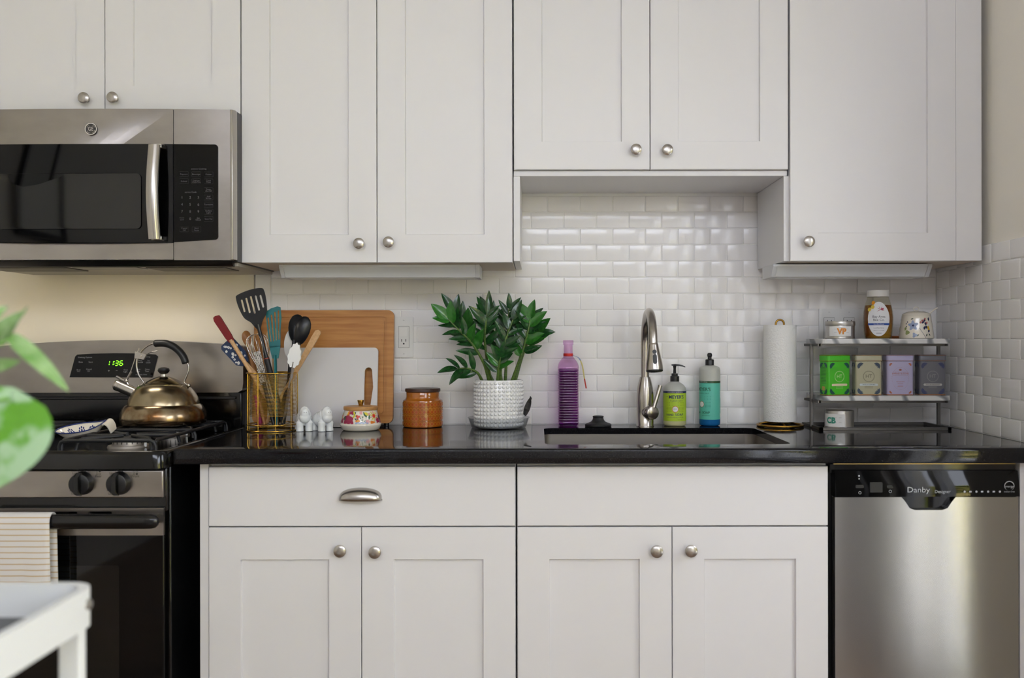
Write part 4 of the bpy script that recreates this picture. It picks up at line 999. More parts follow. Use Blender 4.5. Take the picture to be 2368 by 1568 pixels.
cols = ['#a3274c', '#d9432b', '#e8b02a', '#d8c92c', '#3c6b4a', '#e9822a', '#9fb1cf', '#e3a19c']
fm = [mat('print_'+c[1:], c, .25) for c in cols]; CI = {c: i for i, c in enumerate(cols)}
mb = MB()
def deco(u, v, loop, ci, k=0): mb.patch(jmap(u*js, v*js, .0007+.00012*k), [(a*js, b*js) for a, b in loop], ci)
for sh in (0, 95, -95):
    deco(-31+sh, 27, blob(20, 12, .3, 5, .22), 0); deco(-22+sh, 24, blob(16, 8, .9, 4, .3), 0, 1); deco(-28+sh, 34, leafp(14, 2.6, 1.7), 1, 2)
    deco(-20+sh, 42, blob(14, 7, 0, 5, .2, 4), 0); deco(-33+sh, 35, leafp(13, 2.6, 1.2), 2, 2); deco(-12+sh, 38, leafp(9, 2.2, 2.2), 3, 1)
    deco(-5+sh, 33, blob(12, 4.5, .3, 3, .35), 1); deco(-5+sh, 24, blob(14, 4.6, 0, 4, .15), 5); deco(-4+sh, 24, blob(10, 2.2), 2, 1)
    deco(8+sh, 44, leafp(15, 3.2, -1.0), 4); deco(-10+sh, 44, leafp(9, 2, -2.2), 4); deco(10+sh, 43, leafp(14, 3.2, -.6), 3, 1); deco(14+sh, 35, leafp(13, 2.8, .5), 7)
    for k in range(11): deco(35+sh, 34, leafp(14, 1.1, 2*PI*k/11), 3 if k % 3 else 7)
    deco(35+sh, 34, blob(14, 4.4, 0, 6, .08), 1, 2); deco(28+sh, 20, blob(14, 6, 0, 3, .2, 3.2), 5, 2)
    deco(-38+sh, 24, leafp(12, 2.6, 1.9), 4); deco(-16+sh, 30, leafp(11, 2.2, 1.1), 3, 1); deco(20+sh, 26, leafp(12, 2.2, 1.3), 4); deco(17+sh, 22, blob(14, 4.6, 0, 5, .25), 7, 1); deco(45+sh, 24, blob(16, 6.5, .5, 5, .25), 0); deco(2+sh, 42, blob(12, 4, 0, 5, .25), 7)
    for k in range(7): deco(-8+k*4+sh, 18.8+1.2*(k % 2), blob(10, 2.3), 6, 1)
    for k in range(9): deco(-13+k*3.1+sh, 29+4*math.sin(k*2.1), leafp(5, .9, k*1.3), 4, 1)
mb.build('painted_flowers', fm, t, local=True, smooth=None)['kind'] = 'stuff'

# ------------------------------------------------------------------ orange storage jar
od = .067; os_ = (D-od)/F; oc = (XD(977.5, od), -od, CT+.0003)
t = thing('storage_jar', oc, 'glazed orange storage jar with embossed circles and dark wooden lid', 'jar')
amber = mat('amber_glaze', '#b5691a', .10, coat=.6, var=('#8f4710', 14, (1, 1, 1), .35, .7)); rust = mat('rust_glaze', '#ab4a12', .10, coat=.6); yel = mat('ochre_glaze', '#bf781f', .12, coat=.5)
MB().lathe([(a*os_, b*os_) for a, b in ((0, 0), (43, 0), (45.5, 1.5), (45.8, 4), (45.8, 58), (45, 61), (41, 63.5), (39, 66), (38.2, 70), (38.6, 79), (38, 80), (0, 80))], n=56).build('body', amber, t, local=True)
MB().lathe([(a*os_, b*os_) for a, b in ((0, 80.2), (39.5, 80.2), (40.6, 81.5), (40.6, 86.5), (39.8, 88), (0, 88))], n=48).build('lid', dark_wood, t, local=True)
def omap(th, h, off): return lambda u, v: ((45.8*os_+off)*math.sin(th+u/(45.8*os_)), -(45.8*os_+off)*math.cos(th+u/(45.8*os_)), h*os_+v)
mb = MB(); nO = 32
for h, kind in ((52.5, 0), (43, 1), (36, 0), (28, 1), (21, 0), (8.5, 0)):
    for k in range(nO):
        th = 2*PI*(k+.5*kind)/nO; r_ = 4.1*os_
        if kind == 0: mb.patch(omap(th, h, .0005), circ(0, 0, r_*.86, 12), 0); mb.shape([circ(0, 0, r_, 14), circ(0, 0, r_*.8, 14)], .0003, axesM(omap(th, h, .0005)(0, 0), (math.cos(th), math.sin(th), 0), (0, 0, 1), (math.sin(th), -math.cos(th), 0)), 1)
        else: mb.shape([[(r_*1.05*math.cos(PI*i/8), r_*1.05*math.sin(PI*i/8)-r_*.4) for i in range(9)]+[(r_*.72*math.cos(PI*i/8), r_*.72*math.sin(PI*i/8)-r_*.4) for i in range(8, -1, -1)]], .0004, axesM(omap(th, h, .0004)(0, 0), (math.cos(th), math.sin(th), 0), (0, 0, 1), (math.sin(th), -math.cos(th), 0)), 1)
for h0, h1 in ((46.5, 57.5), (17, 46), (3, 14)):
    mb.lathe([(45.85*os_, h0*os_), (45.85*os_+.0002, h0*os_+.0003), (45.85*os_+.0002, h1*os_-.0003), (45.85*os_, h1*os_)], n=56, mi=2)
mb.build('embossed_circles', [rust, yel, mat('deep_amber', '#a4560f', .1, coat=.6)], t, local=True, smooth=None)['kind'] = 'stuff'

# ------------------------------------------------------------------ potted ZZ plant
pd = .105; ps = (D-pd)/F; pc = Vector((XD(1153, pd), -pd, CT+.0003)); PR = .0725; PH = .143
t = thing('plant_saucer', pc, 'clear plastic saucer under the white dotted pot', 'saucer')
MB().lathe([(0, 0), (.080, 0), (.083, .002), (.093, .030), (.0945, .0305), (.0945, .0315), (.092, .0315), (.0815, .003), (.079, .0022), (0, .0022)], n=56).build('dish', clear('clear_plastic', (.86, .87, .88), .08), t, local=True, smooth=50)
mb = MB()
for k in range(3): mb.ell((.02*math.cos(2*k), -.078*math.cos(k*2.09), .0035), (.005, .003, .003))
pl_ = thing('potted_plant', pc+Vector((0, 0, .0026)), 'zz plant with glossy dark green leaves in white dotted pot', 'plant')
pot_m = mat('white_glaze', '#efeeec', .16, coat=.4)
mb = MB(); mb.lathe([(0, 0), (PR-.004, 0), (PR, .004), (PR, PH-.002), (PR-.001, PH), (PR-.004, PH), (PR-.005, PH-.003), (PR-.006, PH-.018), (0, PH-.018)], n=64)
pot = mb.build('pot', pot_m, pl_, local=True, smooth=40)
mb = MB(); nb = 38; nrw = 12
for i in range(nrw):
    for j in range(nb):
        a = 2*PI*j/nb; z = .0085+i*(PH-.017)/(nrw-1); er = Vector((math.cos(a), math.sin(a), 0)); et = Vector((-math.sin(a), math.cos(a), 0)); lo = []
        for rr, hh_ in ((.0052, -.0003), (.0046, .0022), (.0028, .0036), (.0008, .0041)):
            lo.append([er*(PR+hh_)+Vector((0, 0, z))+rr*(et*math.cos(2*PI*k/9)+Vector((0, 0, 1))*math.sin(2*PI*k/9)) for k in range(9)])
        mb.loft(lo, cap0=False)
mb.build('raised_dots', pot_m, pot, local=True, smooth=70)['kind'] = 'stuff'
MB().lathe([(0, PH-.0175), (PR-.0065, PH-.0175), (PR-.012, PH-.014), (0, PH-.011)], n=32).build('soil', mat('soil', '#2c2018', .95, bump=(120, 1., None, .01)), pl_, local=True)
def leaf_mesh(name, m, l=1., w=.36, cup=.10, bend=.12, n=10, tipx=1.0):
    vs = []; fs = []; k = 5
    for i in range(n+1):
        u = i/n; wd = w*.5*math.sin(PI*(u**.80))**.8*(1-.15*u)+.004
        for j in range(k):
            s_ = (j-2)/2; vs.append((l*u, wd*s_, -bend*u*u+cup*wd*abs(s_)*2-(.012 if j == 2 else 0)))
    for i in range(n):
        for j in range(k-1): fs.append((i*k+j, i*k+j+1, (i+1)*k+j+1, (i+1)*k+j))
    mb = MB().add(vs, fs); return mb.mesh(name, m, smooth=80)
lg1 = mat('zz_leaf', '#173a1b', .24, var=('#235423', 7, None, .35, .7), coat=.3); lg2 = mat('zz_leaf_fresh', '#347a26', .27, var=('#27651f', 7, None, .35, .7), coat=.3)
lm_a = leaf_mesh('leaf', lg1, 1, .34); lm_b = leaf_mesh('leaf', lg1, 1, .42, .12, .2); lm_c = leaf_mesh('leaf', lg2, 1, .54, .14, .16)
stem_m = mat('zz_stem', '#5d7a35', .4, var=('#40592a', 40, (1, 1, 6), .4, .7))
def pp(px, py, dd=0): return P(px, py, pd+dd)
def put_leaf(parent, base_, dirv, up, length, me):
    x = dirv.normalized(); z = (up-x*up.dot(x)); z = z.normalized() if z.length > 1e-4 else Vector((0, -1, 0)); y = z.cross(x)
    o = bpy.data.objects.new('leaf', me); COL.objects.link(o); o.parent = parent; ORG[o.name] = ORG[parent.name]
    M_ = axesM(base_-ORG[parent.name], x*length, y*length, z*length); o.matrix_basis = M_
    return o
STEMS = [  # pixel points (px, py, depth offset), number of leaves, fresh ratio
    ([(1132, 886, .02), (1118, 838, .05), (1092, 795, .07), (1062, 764, .09), (1036, 738, .10)], 12, .25),
    ([(1136, 886, 0), (1126, 832, .03), (1121, 780, .05), (1124, 745, .06), (1126, 726, .06)], 12, .0),
    ([(1168, 886, .0), (1171, 828, .01), (1174, 765, .01), (1177, 715, .02)], 13, .0),
    ([(1182, 886, .01), (1198, 842, .03), (1212, 800, .04), (1222, 762, .05), (1226, 738, .05)], 11, .35),
    ([(1116, 884, .03), (1104, 862, .06), (1082, 852, .08), (1058, 852, .10)], 7, .0),
    ([(1150, 886, .04), (1153, 850, .06), (1158, 826, .07)], 7, .4),
    ([(1142, 886, -.02), (1108, 820, -.02), (1078, 770, -.02), (1050, 722, -.01)], 11, .1),
    ([(1160, 886, -.03), (1150, 810, -.04), (1146, 750, -.04), (1128, 716, -.04)], 11, .1),
    ([(1190, 886, -.03), (1206, 830, -.03), (1222, 790, -.02), (1236, 772, -.01)], 9, .3),
    ([(1155, 886, .02), (1160, 830, .05), (1168, 790, .06), (1186, 740, .06)], 9, .1)]
rl = random.Random(11)
for pts, nl, fresh in STEMS:
    wp = [pp(a, b, c) for a, b, c in pts]
    for q in wp:                                       # keep clear of the wall
        q.y = min(q.y, -.035)
    cv = spline(wp, 6); nk = len(cv)
    sto = MB().tube(cv, [.0052-.0036*i/(nk-1) for i in range(nk)], 8).build('stem', stem_m, pl_, smooth=80)
    for k in range(nl):
        u = .36+.64*k/(nl-1); f_ = u*(nk-1); i = min(int(f_), nk-2); bpt = cv[i].lerp(cv[i+1], f_-i); tg_ = (cv[i+1]-cv[i]).normalized()
        side = tg_.cross(Vector((0, -1, 0))).normalized()*(1 if k % 2 else -1)
        if k == nl-1: dv = tg_+Vector((0, -.1, .0))
        else: dv = side*(1.0-.25*u)+tg_*(.55+.55*u)+Vector((0, rl.uniform(-.55, .15), rl.uniform(-.1, .2)))
        L_ = rl.uniform(.046, .070)*(1.1-.18*abs(u-.7))
        e_ = bpt+dv.normalized()*L_
        if e_.y > -.012: dv.y = -abs(dv.y)-.2
        up = Vector((0, -1, .55))+Vector((rl.uniform(-.5, .5), 0, rl.uniform(-.4, .5)))
        put_leaf(sto, bpt, dv, up, L_, lm_c if rl.random() < fresh else (lm_a if rl.random() < .55 else lm_b))
# dark dried leaf stuck in the saucer
mb = MB(); nn = 9; vs = []
for i in range(nn+1):
    u = i/nn; c_ = P(1213+15*u, 960-42*u, .17-.02*u)
    for j in (-1, 0, 1): vs.append(c_+Vector((j*.008*math.sin(PI*min(.96, u+.08))**.7, -.004*abs(j)+.003*math.sin(u*12), -.003*j)))
mb.add(vs, [(i*3+j, i*3+j+1, (i+1)*3+j+1, (i+1)*3+j) for i in range(nn) for j in (0, 1)])
dl_ = mb.build('dried_leaf', mat('dried_leaf', '#2f2c2b', .6, var=('#6b4a26', 30, None, .6, .75)), smooth=None, loc=P(1213, 962, .17))
so = dl_.modifiers.new('thick', 'SOLIDIFY'); so.thickness = .0012
tag(dl_, 'dark shrivelled leaf stuck upright at the saucer edge', 'leaf')

# ------------------------------------------------------------------ purple ridged bottle
bd = .058; bs_ = (D-bd)/F; bc = (XD(1314, bd), -bd, CT+.0003)
t = thing('glass_bottle', bc, 'square ridged glass bottle of purple liquid behind the sink', 'bottle')
def sq(h, z, p=5., n=32):
    out = []
    for i in range(n):
        a = 2*PI*i/n; c_, s_ = math.cos(a), math.sin(a); k = (abs(c_)**p+abs(s_)**p)**(-1/p); out.append((h*k*c_, h*k*s_, z))
    return out
def bottle_loops(inset=0., top=198, liquid=False):
    lo = [sq((21-inset)*bs_, inset*.6*bs_, 5), sq((23.2-inset)*bs_, (2+inset*.6)*bs_, 5)]
    for k in range(23*4):
        py = 6+k*6/4
        if py > (132 if liquid else 138): break
        lo.append(sq((23.6-inset+.8*abs(math.sin(PI*py/6)))*bs_, py*bs_, 5.5))
    if not liquid:
        for py, r_, p_ in ((142, 23, 5), (148, 20.5, 4), (155, 15, 3), (160, 11.5, 2.4), (165, 10.4, 2), (187, 10, 2), (187.5, 12, 2), (197, 12.2, 2), (198, 11.2, 2)): lo.append(sq((r_-inset)*bs_, py*bs_, p_))
    return lo
MB().loft(bottle_loops(), cap1=False).build('glass', clear('pink_glass', (.90, .72, .90), .03, 1.5, 1.2), t, local=True, smooth=25)
MB().loft(bottle_loops(1.8, liquid=True)).build('liquid', clear('purple_liquid', (.55, .17, .60), .05, 1.25), t, local=True, smooth=25)
MB().lathe([(11.0*bs_, 161*bs_), (11.3*bs_, 161.5*bs_), (11.3*bs_, 167*bs_), (11.0*bs_, 167.5*bs_)], n=24).build('neck_band', mat('red_band', '#cf2a22', .5), t, local=True)
rb = spline([Vector(((a-1314)*bs_, yy, (985-b)*bs_)) for a, b, yy in ((1324, 822, -.006), (1338, 828, -.004), (1346, 845, -.006), (1350, 870, -.008), (1355, 898, -.008))], 5)
mb = MB()
for i in range(len(rb)-1):
    mb.M = None; a, b = rb[i], rb[i+1]; w = Vector((.0020, .0018, 0)); mb.add([a-w, a+w, b+w, b-w, a-w+Vector((.0003, -.0003, 0)), a+w+Vector((.0003, -.0003, 0)), b+w+Vector((.0003, -.0003, 0)), b-w+Vector((.0003, -.0003, 0))], [(0, 1, 2, 3), (4, 5, 6, 7), (0, 3, 7, 4), (1, 2, 6, 5)], 0 if i < 7 else (1 if i < 16 else 2))
mb.build('ribbon', [mat('ribbon_blue', '#7f92b5', .6), mat('ribbon_yellow', '#cfc27a', .6), mat('ribbon_red', '#c8402f', .6)], t, local=True, smooth=None)
# sink stopper
MB_ = MB().lathe([(0, 0), (.0395, 0), (.041, .002), (.041, .005), (.039, .007), (.036, .0085), (.030, .0105), (.022, .014), (.0175, .02), (.0158, .026), (.017, .029), (.0168, .031), (.014, .0318), (0, .0312)], (XD(1383, .066), -.066, CT+.0003), 40)
st_ = thing('sink_stopper', (XD(1383, .066), -.066, CT+.0003), 'black rubber sink stopper on the counter behind the sink', 'stopper')
MB_.build('plug', mat('black_rubber', '#18191a', .55, var=('#3a3a3a', 30, None, .55, .8)), st_)
MB().lathe([(0, .0312), (.0125, .0312), (.0122, .0322), (0, .0325)], (XD(1383, .066), -.066, CT+.0003), 28).build('grip_disc', mat('worn_rubber', '#2a2b2b', .6), st_)

# ------------------------------------------------------------------ faucet
fd = .066; fx = XD(1491.5, fd); fc = (fx, -fd, CT+.0003); fs_ = (D-fd)/F
t = thing('kitchen_faucet', fc, 'brushed nickel pull down faucet behind the sink', 'faucet')
fm_ = mat('faucet_nickel', '#b1aba4', .24, 1., bump=(250, .05, (1, 1, .05)))
MB().lathe([(0, 0), (.0270, 0), (.0270, .003), (.0262, .004), (.0262, .045), (.0268, .075), (.0262, .095), (.0235, .12), (.0190, .14), (.0162, .150), (.0158, .1515), (0, .1515)], n=40).build('body', fm_, t, local=True, smooth=45)
ztop = ZD(713, .165)-CT-.0127; ra = .10
path_ = [(0, 0, .148), (0, 0, .20), (0, 0, ztop-ra)]+[(0, -ra+ra*math.cos(PI*i/20), ztop-ra+ra*math.sin(PI*i/20)) for i in range(1, 20)]+[(0, -2*ra-.001, ztop-ra-.004)]
MB().tube(path_, .0128, 20).build('spout_pipe', fm_, t, local=True, smooth=60)
q = Vector((0, -2*ra-.001, ztop-ra+.004)); dv = Vector((.03, -.13, -1)).normalized()
hd = MB().lathe([(.0128, -.004), (.0145, 0), (.0148, .003), (.0165, .014), (.0205, .035), (.0236, .055), (.0247, .068), (.0247, .073), (.0235, .074), (0, .074)], q, 36, axis=dv).build('spray_head', fm_, t, local=True, smooth=45)
MB().lathe([(.0244, .0735), (.0242, .0765), (.021, .0785), (0, .0785)], q, 36, axis=dv).build('nozzle_ring', blackpl, hd, local=True)
MB().lathe([(.0115, .078), (.0115, .0795), (0, .0795)], q, 24, axis=dv).build('nozzle_face', mat('nozzle_grey', '#2b2b2c', .5), hd, local=True)
mb = MB()
xa = dv.cross(Vector((0, 1, 0))).normalized(); ya = dv.cross(xa)
for k in range(16):
    a = 2*PI*k/16; mb.lathe([(.0009, .078), (.0009, .0795)], q+xa*.0165*math.cos(a)+ya*.0165*math.sin(a), 6, axis=dv)
mb.build('spray_holes', mat('spray_grey', '#8a8a8a', .5), hd, local=True)['kind'] = 'stuff'
for s_, rr, ln in ((.020, .0058, 0), (.041, .0058, .008)):
    r_at = .0178 if s_ < .03 else .0212
    c0 = q+dv*s_+Vector((0, -1, 0))*r_at
    upv = -dv; nv = Vector((0, -1, .09)).normalized(); sd_ = upv.cross(nv)
    MB().shape([[(a, b) for a, b in rrect(-rr, rr, -rr-ln, rr+ln, rr*.98, 8)]], .007, axesM(c0+nv*.0002, sd_, upv, nv)).build('spray_button', blackpl, hd, local=True, bevel=.001)
vdir = Vector((.45, -1, 0)).normalized(); v0 = Vector((.004, -.012, .044))
vb = MB().lathe([(.020, 0), (.0205, .012), (.0215, .0145), (.0215, .027), (.0205, .028), (.0203, .029), (.0203, .037), (.018, .0385), (0, .039)], v0, 32, axis=vdir).build('valve', fm_, t, local=True, smooth=45)
l0 = v0+vdir*.033+Vector((.004, 0, .016)); l1 = Vector((XD(1527, .10)-fx, -.034, ZD(892, .10)-CT))
MB().tube([l0, l0.lerp(l1, .5), l1], .0062, 14).build('lever', fm_, vb, local=True)

# ------------------------------------------------------------------ soap bottles
def cyl_map(R_, th0, z0, off=.0004): return lambda u, v: ((R_+off)*math.sin(th0+u/R_), -(R_+off)*math.cos(th0+u/R_), z0+v)
def wrap(mb, R_, a0, a1, z0, z1, off, mi=0, n=40):
    vs = []
    for i in range(n+1):
        a = a0+(a1-a0)*i/n
        for z in (z0, z1): vs.append(((R_+off)*math.sin(a), -(R_+off)*math.cos(a), z))
    mb.add(vs, [(2*i, 2*i+2, 2*i+3, 2*i+1) for i in range(n)], mi)
sd = .052; ss = (D-sd)/F; sc = (XD(1560, sd), -sd, CT+.0003); SR = 26.3*ss
t = thing('soap_dispenser', sc, 'pump bottle of lemon hand soap with lime green label by the faucet', 'bottle')
frost = mat('frosted_plastic', '#d9dad2', .28, trans=.35, ior=1.3); soap_y = mat('pale_soap', '#dcd9a6', .3, trans=.25, ior=1.3)
def sl_(pts): return [(a*ss, b*ss) for a, b in pts]
MB().lathe(sl_([(0, 0), (21.5, 0), (25, 2), (26.3, 6), (26.3, 13)]), n=40).build('soap_base', soap_y, t, local=True, smooth=50)
MB().lathe(sl_([(26.3, 12.9), (26.3, 81), (25, 88), (21, 94), (14, 99), (10.5, 100.5), (10, 103), (0, 103)]), n=40).build('bottle_body', frost, t, local=True, smooth=50)
pk = mat('pump_black', '#141415', .3)
MB().lathe(sl_([(0, 101.5), (10.2, 101.5), (10.4, 103), (10.2, 114), (8, 115), (7.4, 115.5), (7.4, 120.5), (3.6, 121), (3.0, 132), (4.2, 138), (5.5, 141), (0, 141)]), n=24).build('pump', pk, t, local=True)
mb = MB(); lo = []
for x, z, w, h in ((-8, 140, 3, .8), (-5, 140, 4.5, 1.8), (2, 140.2, 4.8, 2.2), (10, 139.6, 3.8, 2), (18, 138, 3, 1.7), (24.5, 135.4, 2.4, 1.3)): lo.append([(x*ss, -w*ss, (z-h)*ss), (x*ss, w*ss, (z-h)*ss), (x*ss, w*.8*ss, (z+h)*ss), (x*ss, -w*.8*ss, (z+h)*ss)])
MB().loft(lo).build('pump_spout', pk, t, local=True, bevel=.001)
lab = MB(); wrap(lab, SR, -1.9, 1.9, 12*ss, 76*ss, .0003); lb = lab.build('label', mat('lime_label', '#b4d234', .35), t, local=True)
lab = MB(); wrap(lab, SR, -1.9, 1.9, 76*ss, 80.5*ss, .00035); lab.build('label_band', mat('navy_label', '#24275c', .35), lb, local=True)
navy = mat('navy_print', '#252a5e', .5); olive = mat('olive_print', '#7a8c2e', .5)
SF = -.10
def st_text(mb, s_, u, pz, sz, **k): mb.text(s_, sz, cyl_map(SR, SF+u*ss/SR, pz*ss, .0006), fine=True, **k)
mb = MB()
st_text(mb, "MEYER'S", 3, 67, .0145, bold=.02, sx=.92); st_text(mb, 'MRS.', -19, 68, .0035)
st_text(mb, 'CLEAN DAY', 3, 58.5, .0052, sx=1.25, space=1.15); st_text(mb, 'HAND', -12.5, 26.5, .0082, bold=.02); st_text(mb, 'SOAP', 9.5, 27, .0098, bold=.02, space=1.1); st_text(mb, 'MADE WITH OLIVE OIL & ALOE VERA', 0, 20.5, .0034, sx=.95)
st_text(mb, '12.5 FL OZ', 11, 15.5, .003)
mb.build('lettering', navy, lb, local=True, smooth=None)
mb = MB(); st_text(mb, 'HARDWORKING HOMEKEEPING', 0, 78.2, .0034); mb.build('lettering', white_print, lb, local=True, smooth=None)
mb = MB()
for pz in (54.5, 51.5, 48.5): mb.patch(cyl_map(SR, SF, pz*ss, .0005), rrect(-20.5*ss, 20.5*ss, -.5*ss, .5*ss, .0002, 2))
for pz in (44, 40.5, 37.5, 34.5):
    for u in (-14.5, 14.5): mb.patch(cyl_map(SR, SF+u*ss/SR, pz*ss, .0005), rrect(-6.5*ss, 6.5*ss, -.45*ss, .45*ss, .0002, 2))
mb.build('fine_print', olive, lb, local=True, smooth=None)['kind'] = 'stuff'
mb = MB(); mb.patch(cyl_map(SR, SF, 39.5*ss, .0006), circ(0, 0, 7.3*ss, 24), 0); mb.patch(cyl_map(SR, SF, 39.5*ss, .0009), circ(0, 0, 6.2*ss, 24), 1); mb.patch(cyl_map(SR, SF, 40*ss, .0012), rrect(-4*ss, 4*ss, -.5*ss, .5*ss, .0002, 2), 2)
mb.build('round_emblem', [mat('emblem_orange', '#d0673a', .4), white_print, grey_print], lb, local=True, smooth=None)

dd = .048; ds = (D-dd)/F; dc = (XD(1641, dd), -dd, CT+.0003); DR = 24*ss
t = thing('dish_soap_bottle', dc, 'tall squeeze bottle of blue dish soap with teal label', 'bottle')
blue_s = mat('blue_soap', '#1f6fb0', .25, trans=.25, ior=1.3)
MB().lathe([(a*ds, b*ds) for a, b in ((0, 0), (19, 0), (22.8, 2), (24, 6), (24, 16))], n=40).build('soap_base', blue_s, t, local=True, smooth=50)
MB().lathe([(a*ds, b*ds) for a, b in ((24, 15.9), (24, 128), (23.5, 132), (21.5, 135), (15, 137.5), (10, 139), (0, 139))], n=40).build('bottle_body', frost, t, local=True, smooth=50)
MB().lathe([(a*ds, b*ds) for a, b in ((0, 139), (10, 139), (10, 151), (9, 152.5), (4.6, 153), (4.4, 158), (5.8, 160), (5.6, 165), (3.5, 167.5), (0, 168))], n=24).build('nozzle_cap', pk, t, local=True)
lab = MB(); wrap(lab, DR, -2.6, 2.2, 15*ds, 99*ds, .0003); lb = lab.build('label', mat('teal_label', '#5fc3ad', .35), t, local=True)
lab = MB(); wrap(lab, DR, -2.6, 2.2, 98.5*ds, 103.5*ds, .0004); lab.build('label_band', mat('green_label', '#20451f', .35), lb, local=True)
th0 = -1.02
def dt(mb, s_, u, pz, sz, **k): mb.text(s_, sz, cyl_map(DR, th0+u*ds/DR, pz*ds, .0006), fine=True, **k)
mb = MB(); dt(mb, "MEYER'S", 4, 84, .0145, bold=.02, sx=.92); dt(mb, 'CLEAN DAY', 4, 75, .0052, sx=1.25, space=1.15); dt(mb, 'DISH', -12, 30.5, .0082, bold=.02); dt(mb, 'SOAP', 11, 31, .0098, bold=.02); dt(mb, 'BIODEGRADABLE', 11, 24, .0034)
mb.build('lettering', mat('green_print', '#1d5a3f', .5), lb, local=True, smooth=None)
mb = MB(); dt(mb, 'HARDWORKING', 5, 101, .0034); mb.build('lettering', white_print, lb, local=True, smooth=None)
mb = MB()
for pz in (68, 64.5, 61): mb.patch(cyl_map(DR, th0, pz*ds, .0005), rrect(-20*ds, 22*ds, -.5*ds, .5*ds, .0002, 2))
for pz in (54.5, 51, 48, 45, 42): mb.patch(cyl_map(DR, th0+15.5*ds/DR, pz*ds, .0005), rrect(-6.5*ds, 6.5*ds, -.45*ds, .45*ds, .0002, 2))
for k in range(14): mb.patch(cyl_map(DR, 1.32, (32+k*3.4)*ds, .0005), rrect(-5*ds, 4*ds, -.45*ds, .45*ds, .0002, 2))
mb.build('fine_print', mat('teal_print', '#2f8a76', .5), lb, local=True, smooth=None)['kind'] = 'stuff'
mb = MB(); mb.patch(cyl_map(DR, th0, 50*ds, .0006), circ(0, 0, 7.3*ds, 24), 0); mb.patch(cyl_map(DR, th0, 50*ds, .0009), circ(0, 0, 6.2*ds, 24), 1); mb.build('round_emblem', [mat('emblem_tan', '#8a7a55', .4), white_print], lb, local=True, smooth=None)
mb = MB()
for a, b in ((63, 82), (20, 29)): mb.patch(cyl_map(DR, 1.30, (a+b)/2*ds, .0007), rrect(-5*ds, 5*ds, -(b-a)/2*ds, (b-a)/2*ds, .0003, 2))
mb.build('label_sticker', white_print, lb, local=True, smooth=None)

# ------------------------------------------------------------------ paper towel on gold holder
td = .082; tc_ = Vector((XD(1803.5, td), -td, CT+.0003)); ts = (D-td)/F
t = thing('paper_towel_holder', tc_, 'gold wire paper towel holder beside the shelf rack', 'holder')
MB().tube([(.067*math.cos(2*PI*i/48), .067*math.sin(2*PI*i/48), .0042) for i in range(48)], .0042, 10, closed=True).build('base_ring', goldp, t, local=True, smooth=80)
for k in range(3):
    a = 2*PI*k/3+.5; MB().tube(spline([(.066*math.cos(a), .066*math.sin(a), .0042), (.035*math.cos(a), .035*math.sin(a), .012), (.006*math.cos(a), .006*math.sin(a), .013)], 4), .003, 8).build('base_spoke', goldp, t, local=True)
zr1 = ZD(753, td)-CT
mb = MB(); hw = .0125
mb.tube([(-hw, 0, .012), (-hw, 0, zr1+.004)]+[(-hw*math.cos(PI*i/10), 0, zr1+.004+hw*math.sin(PI*i/10)) for i in range(1, 10)]+[(hw, 0, zr1+.004), (hw, 0, .012)], .0031, 10)
mb.build('loop_post', goldp, t, local=True, smooth=80)
def paper_mat():
    m = mat('quilted_paper', '#efeeea', .95); nt = m.node_tree; b_ = nt.nodes['Principled BSDF']; tc = nt.nodes.new('ShaderNodeTexCoord')
    v = nt.nodes.new('ShaderNodeTexVoronoi'); v.inputs['Scale'].default_value = 210; nt.links.new(tc.outputs['Object'], v.inputs[0])
    bp_ = nt.nodes.new('ShaderNodeBump'); bp_.inputs['Strength'].default_value = .5; bp_.inputs['Distance'].default_value = .002; nt.links.new(v.outputs['Distance'], bp_.inputs['Height']); nt.links.new(bp_.outputs[0], b_.inputs['Normal']); return m
r0 = 37.2*ts; zr0 = .0165
rt = thing('paper_towel_roll', tc_+Vector((0, 0, zr0)), 'white quilted paper towel roll on the gold holder', 'paper towel')
MB().lathe([(.019, 0), (r0-.001, 0), (r0, .001), (r0, zr1-zr0-.001), (r0-.001, zr1-zr0), (.019, zr1-zr0), (.019, 0)], n=56).build('paper', paper_mat(), rt, local=True)
MB().lathe([(.0175, .0005), (.0188, .0005), (.0188, zr1-zr0-.0005), (.0175, zr1-zr0-.0005), (.0175, .0005)], n=32).build('cardboard_core', mat('cardboard', '#b39a78', .9), rt, local=True)

# ------------------------------------------------------------------ marble shelf rack
KX0, KX1, KD0, KD1 = .833, 1.209, .035, .205; KP = .125
t = thing('shelf_rack', ((KX0+KX1)/2, -.12, CT), 'two tier grey metal shelf rack with marble boards in the corner', 'shelf')
rk = mat('rack_metal', '#6f6c68', .42, .8)
def bar(mb, a, b, w=.005):
    a, b = Vector(a), Vector(b); mb.box(min(a.x, b.x)-w, max(a.x, b.x)+w, min(a.y, b.y)-w, max(a.y, b.y)+w, min(a.z, b.z)-w*.8, max(a.z, b.z)+w*.8)
Z1, Z2 = 1.015, 1.1825                                    # tops of the marble boards
mb = MB(); zb_ = CT+.0045
for p_, q_ in (((KX0, -KD0), (KX1, -KD0)), ((KX0, -KD1), (KX1, -KD1)), ((KX0, -KD0), (KX0, -KD1)), ((KX1, -KD0), (KX1, -KD1))): bar(mb, (*p_, zb_), (*q_, zb_))
mb.build('base_frame', rk, t, smooth=None)
for x in (KX0-.004, KX1+.004): MB().box(x-.0045, x+.0045, -KP-.0045, -KP+.0045, zb_, Z2-.016).build('post', rk, t, bevel=.0008)
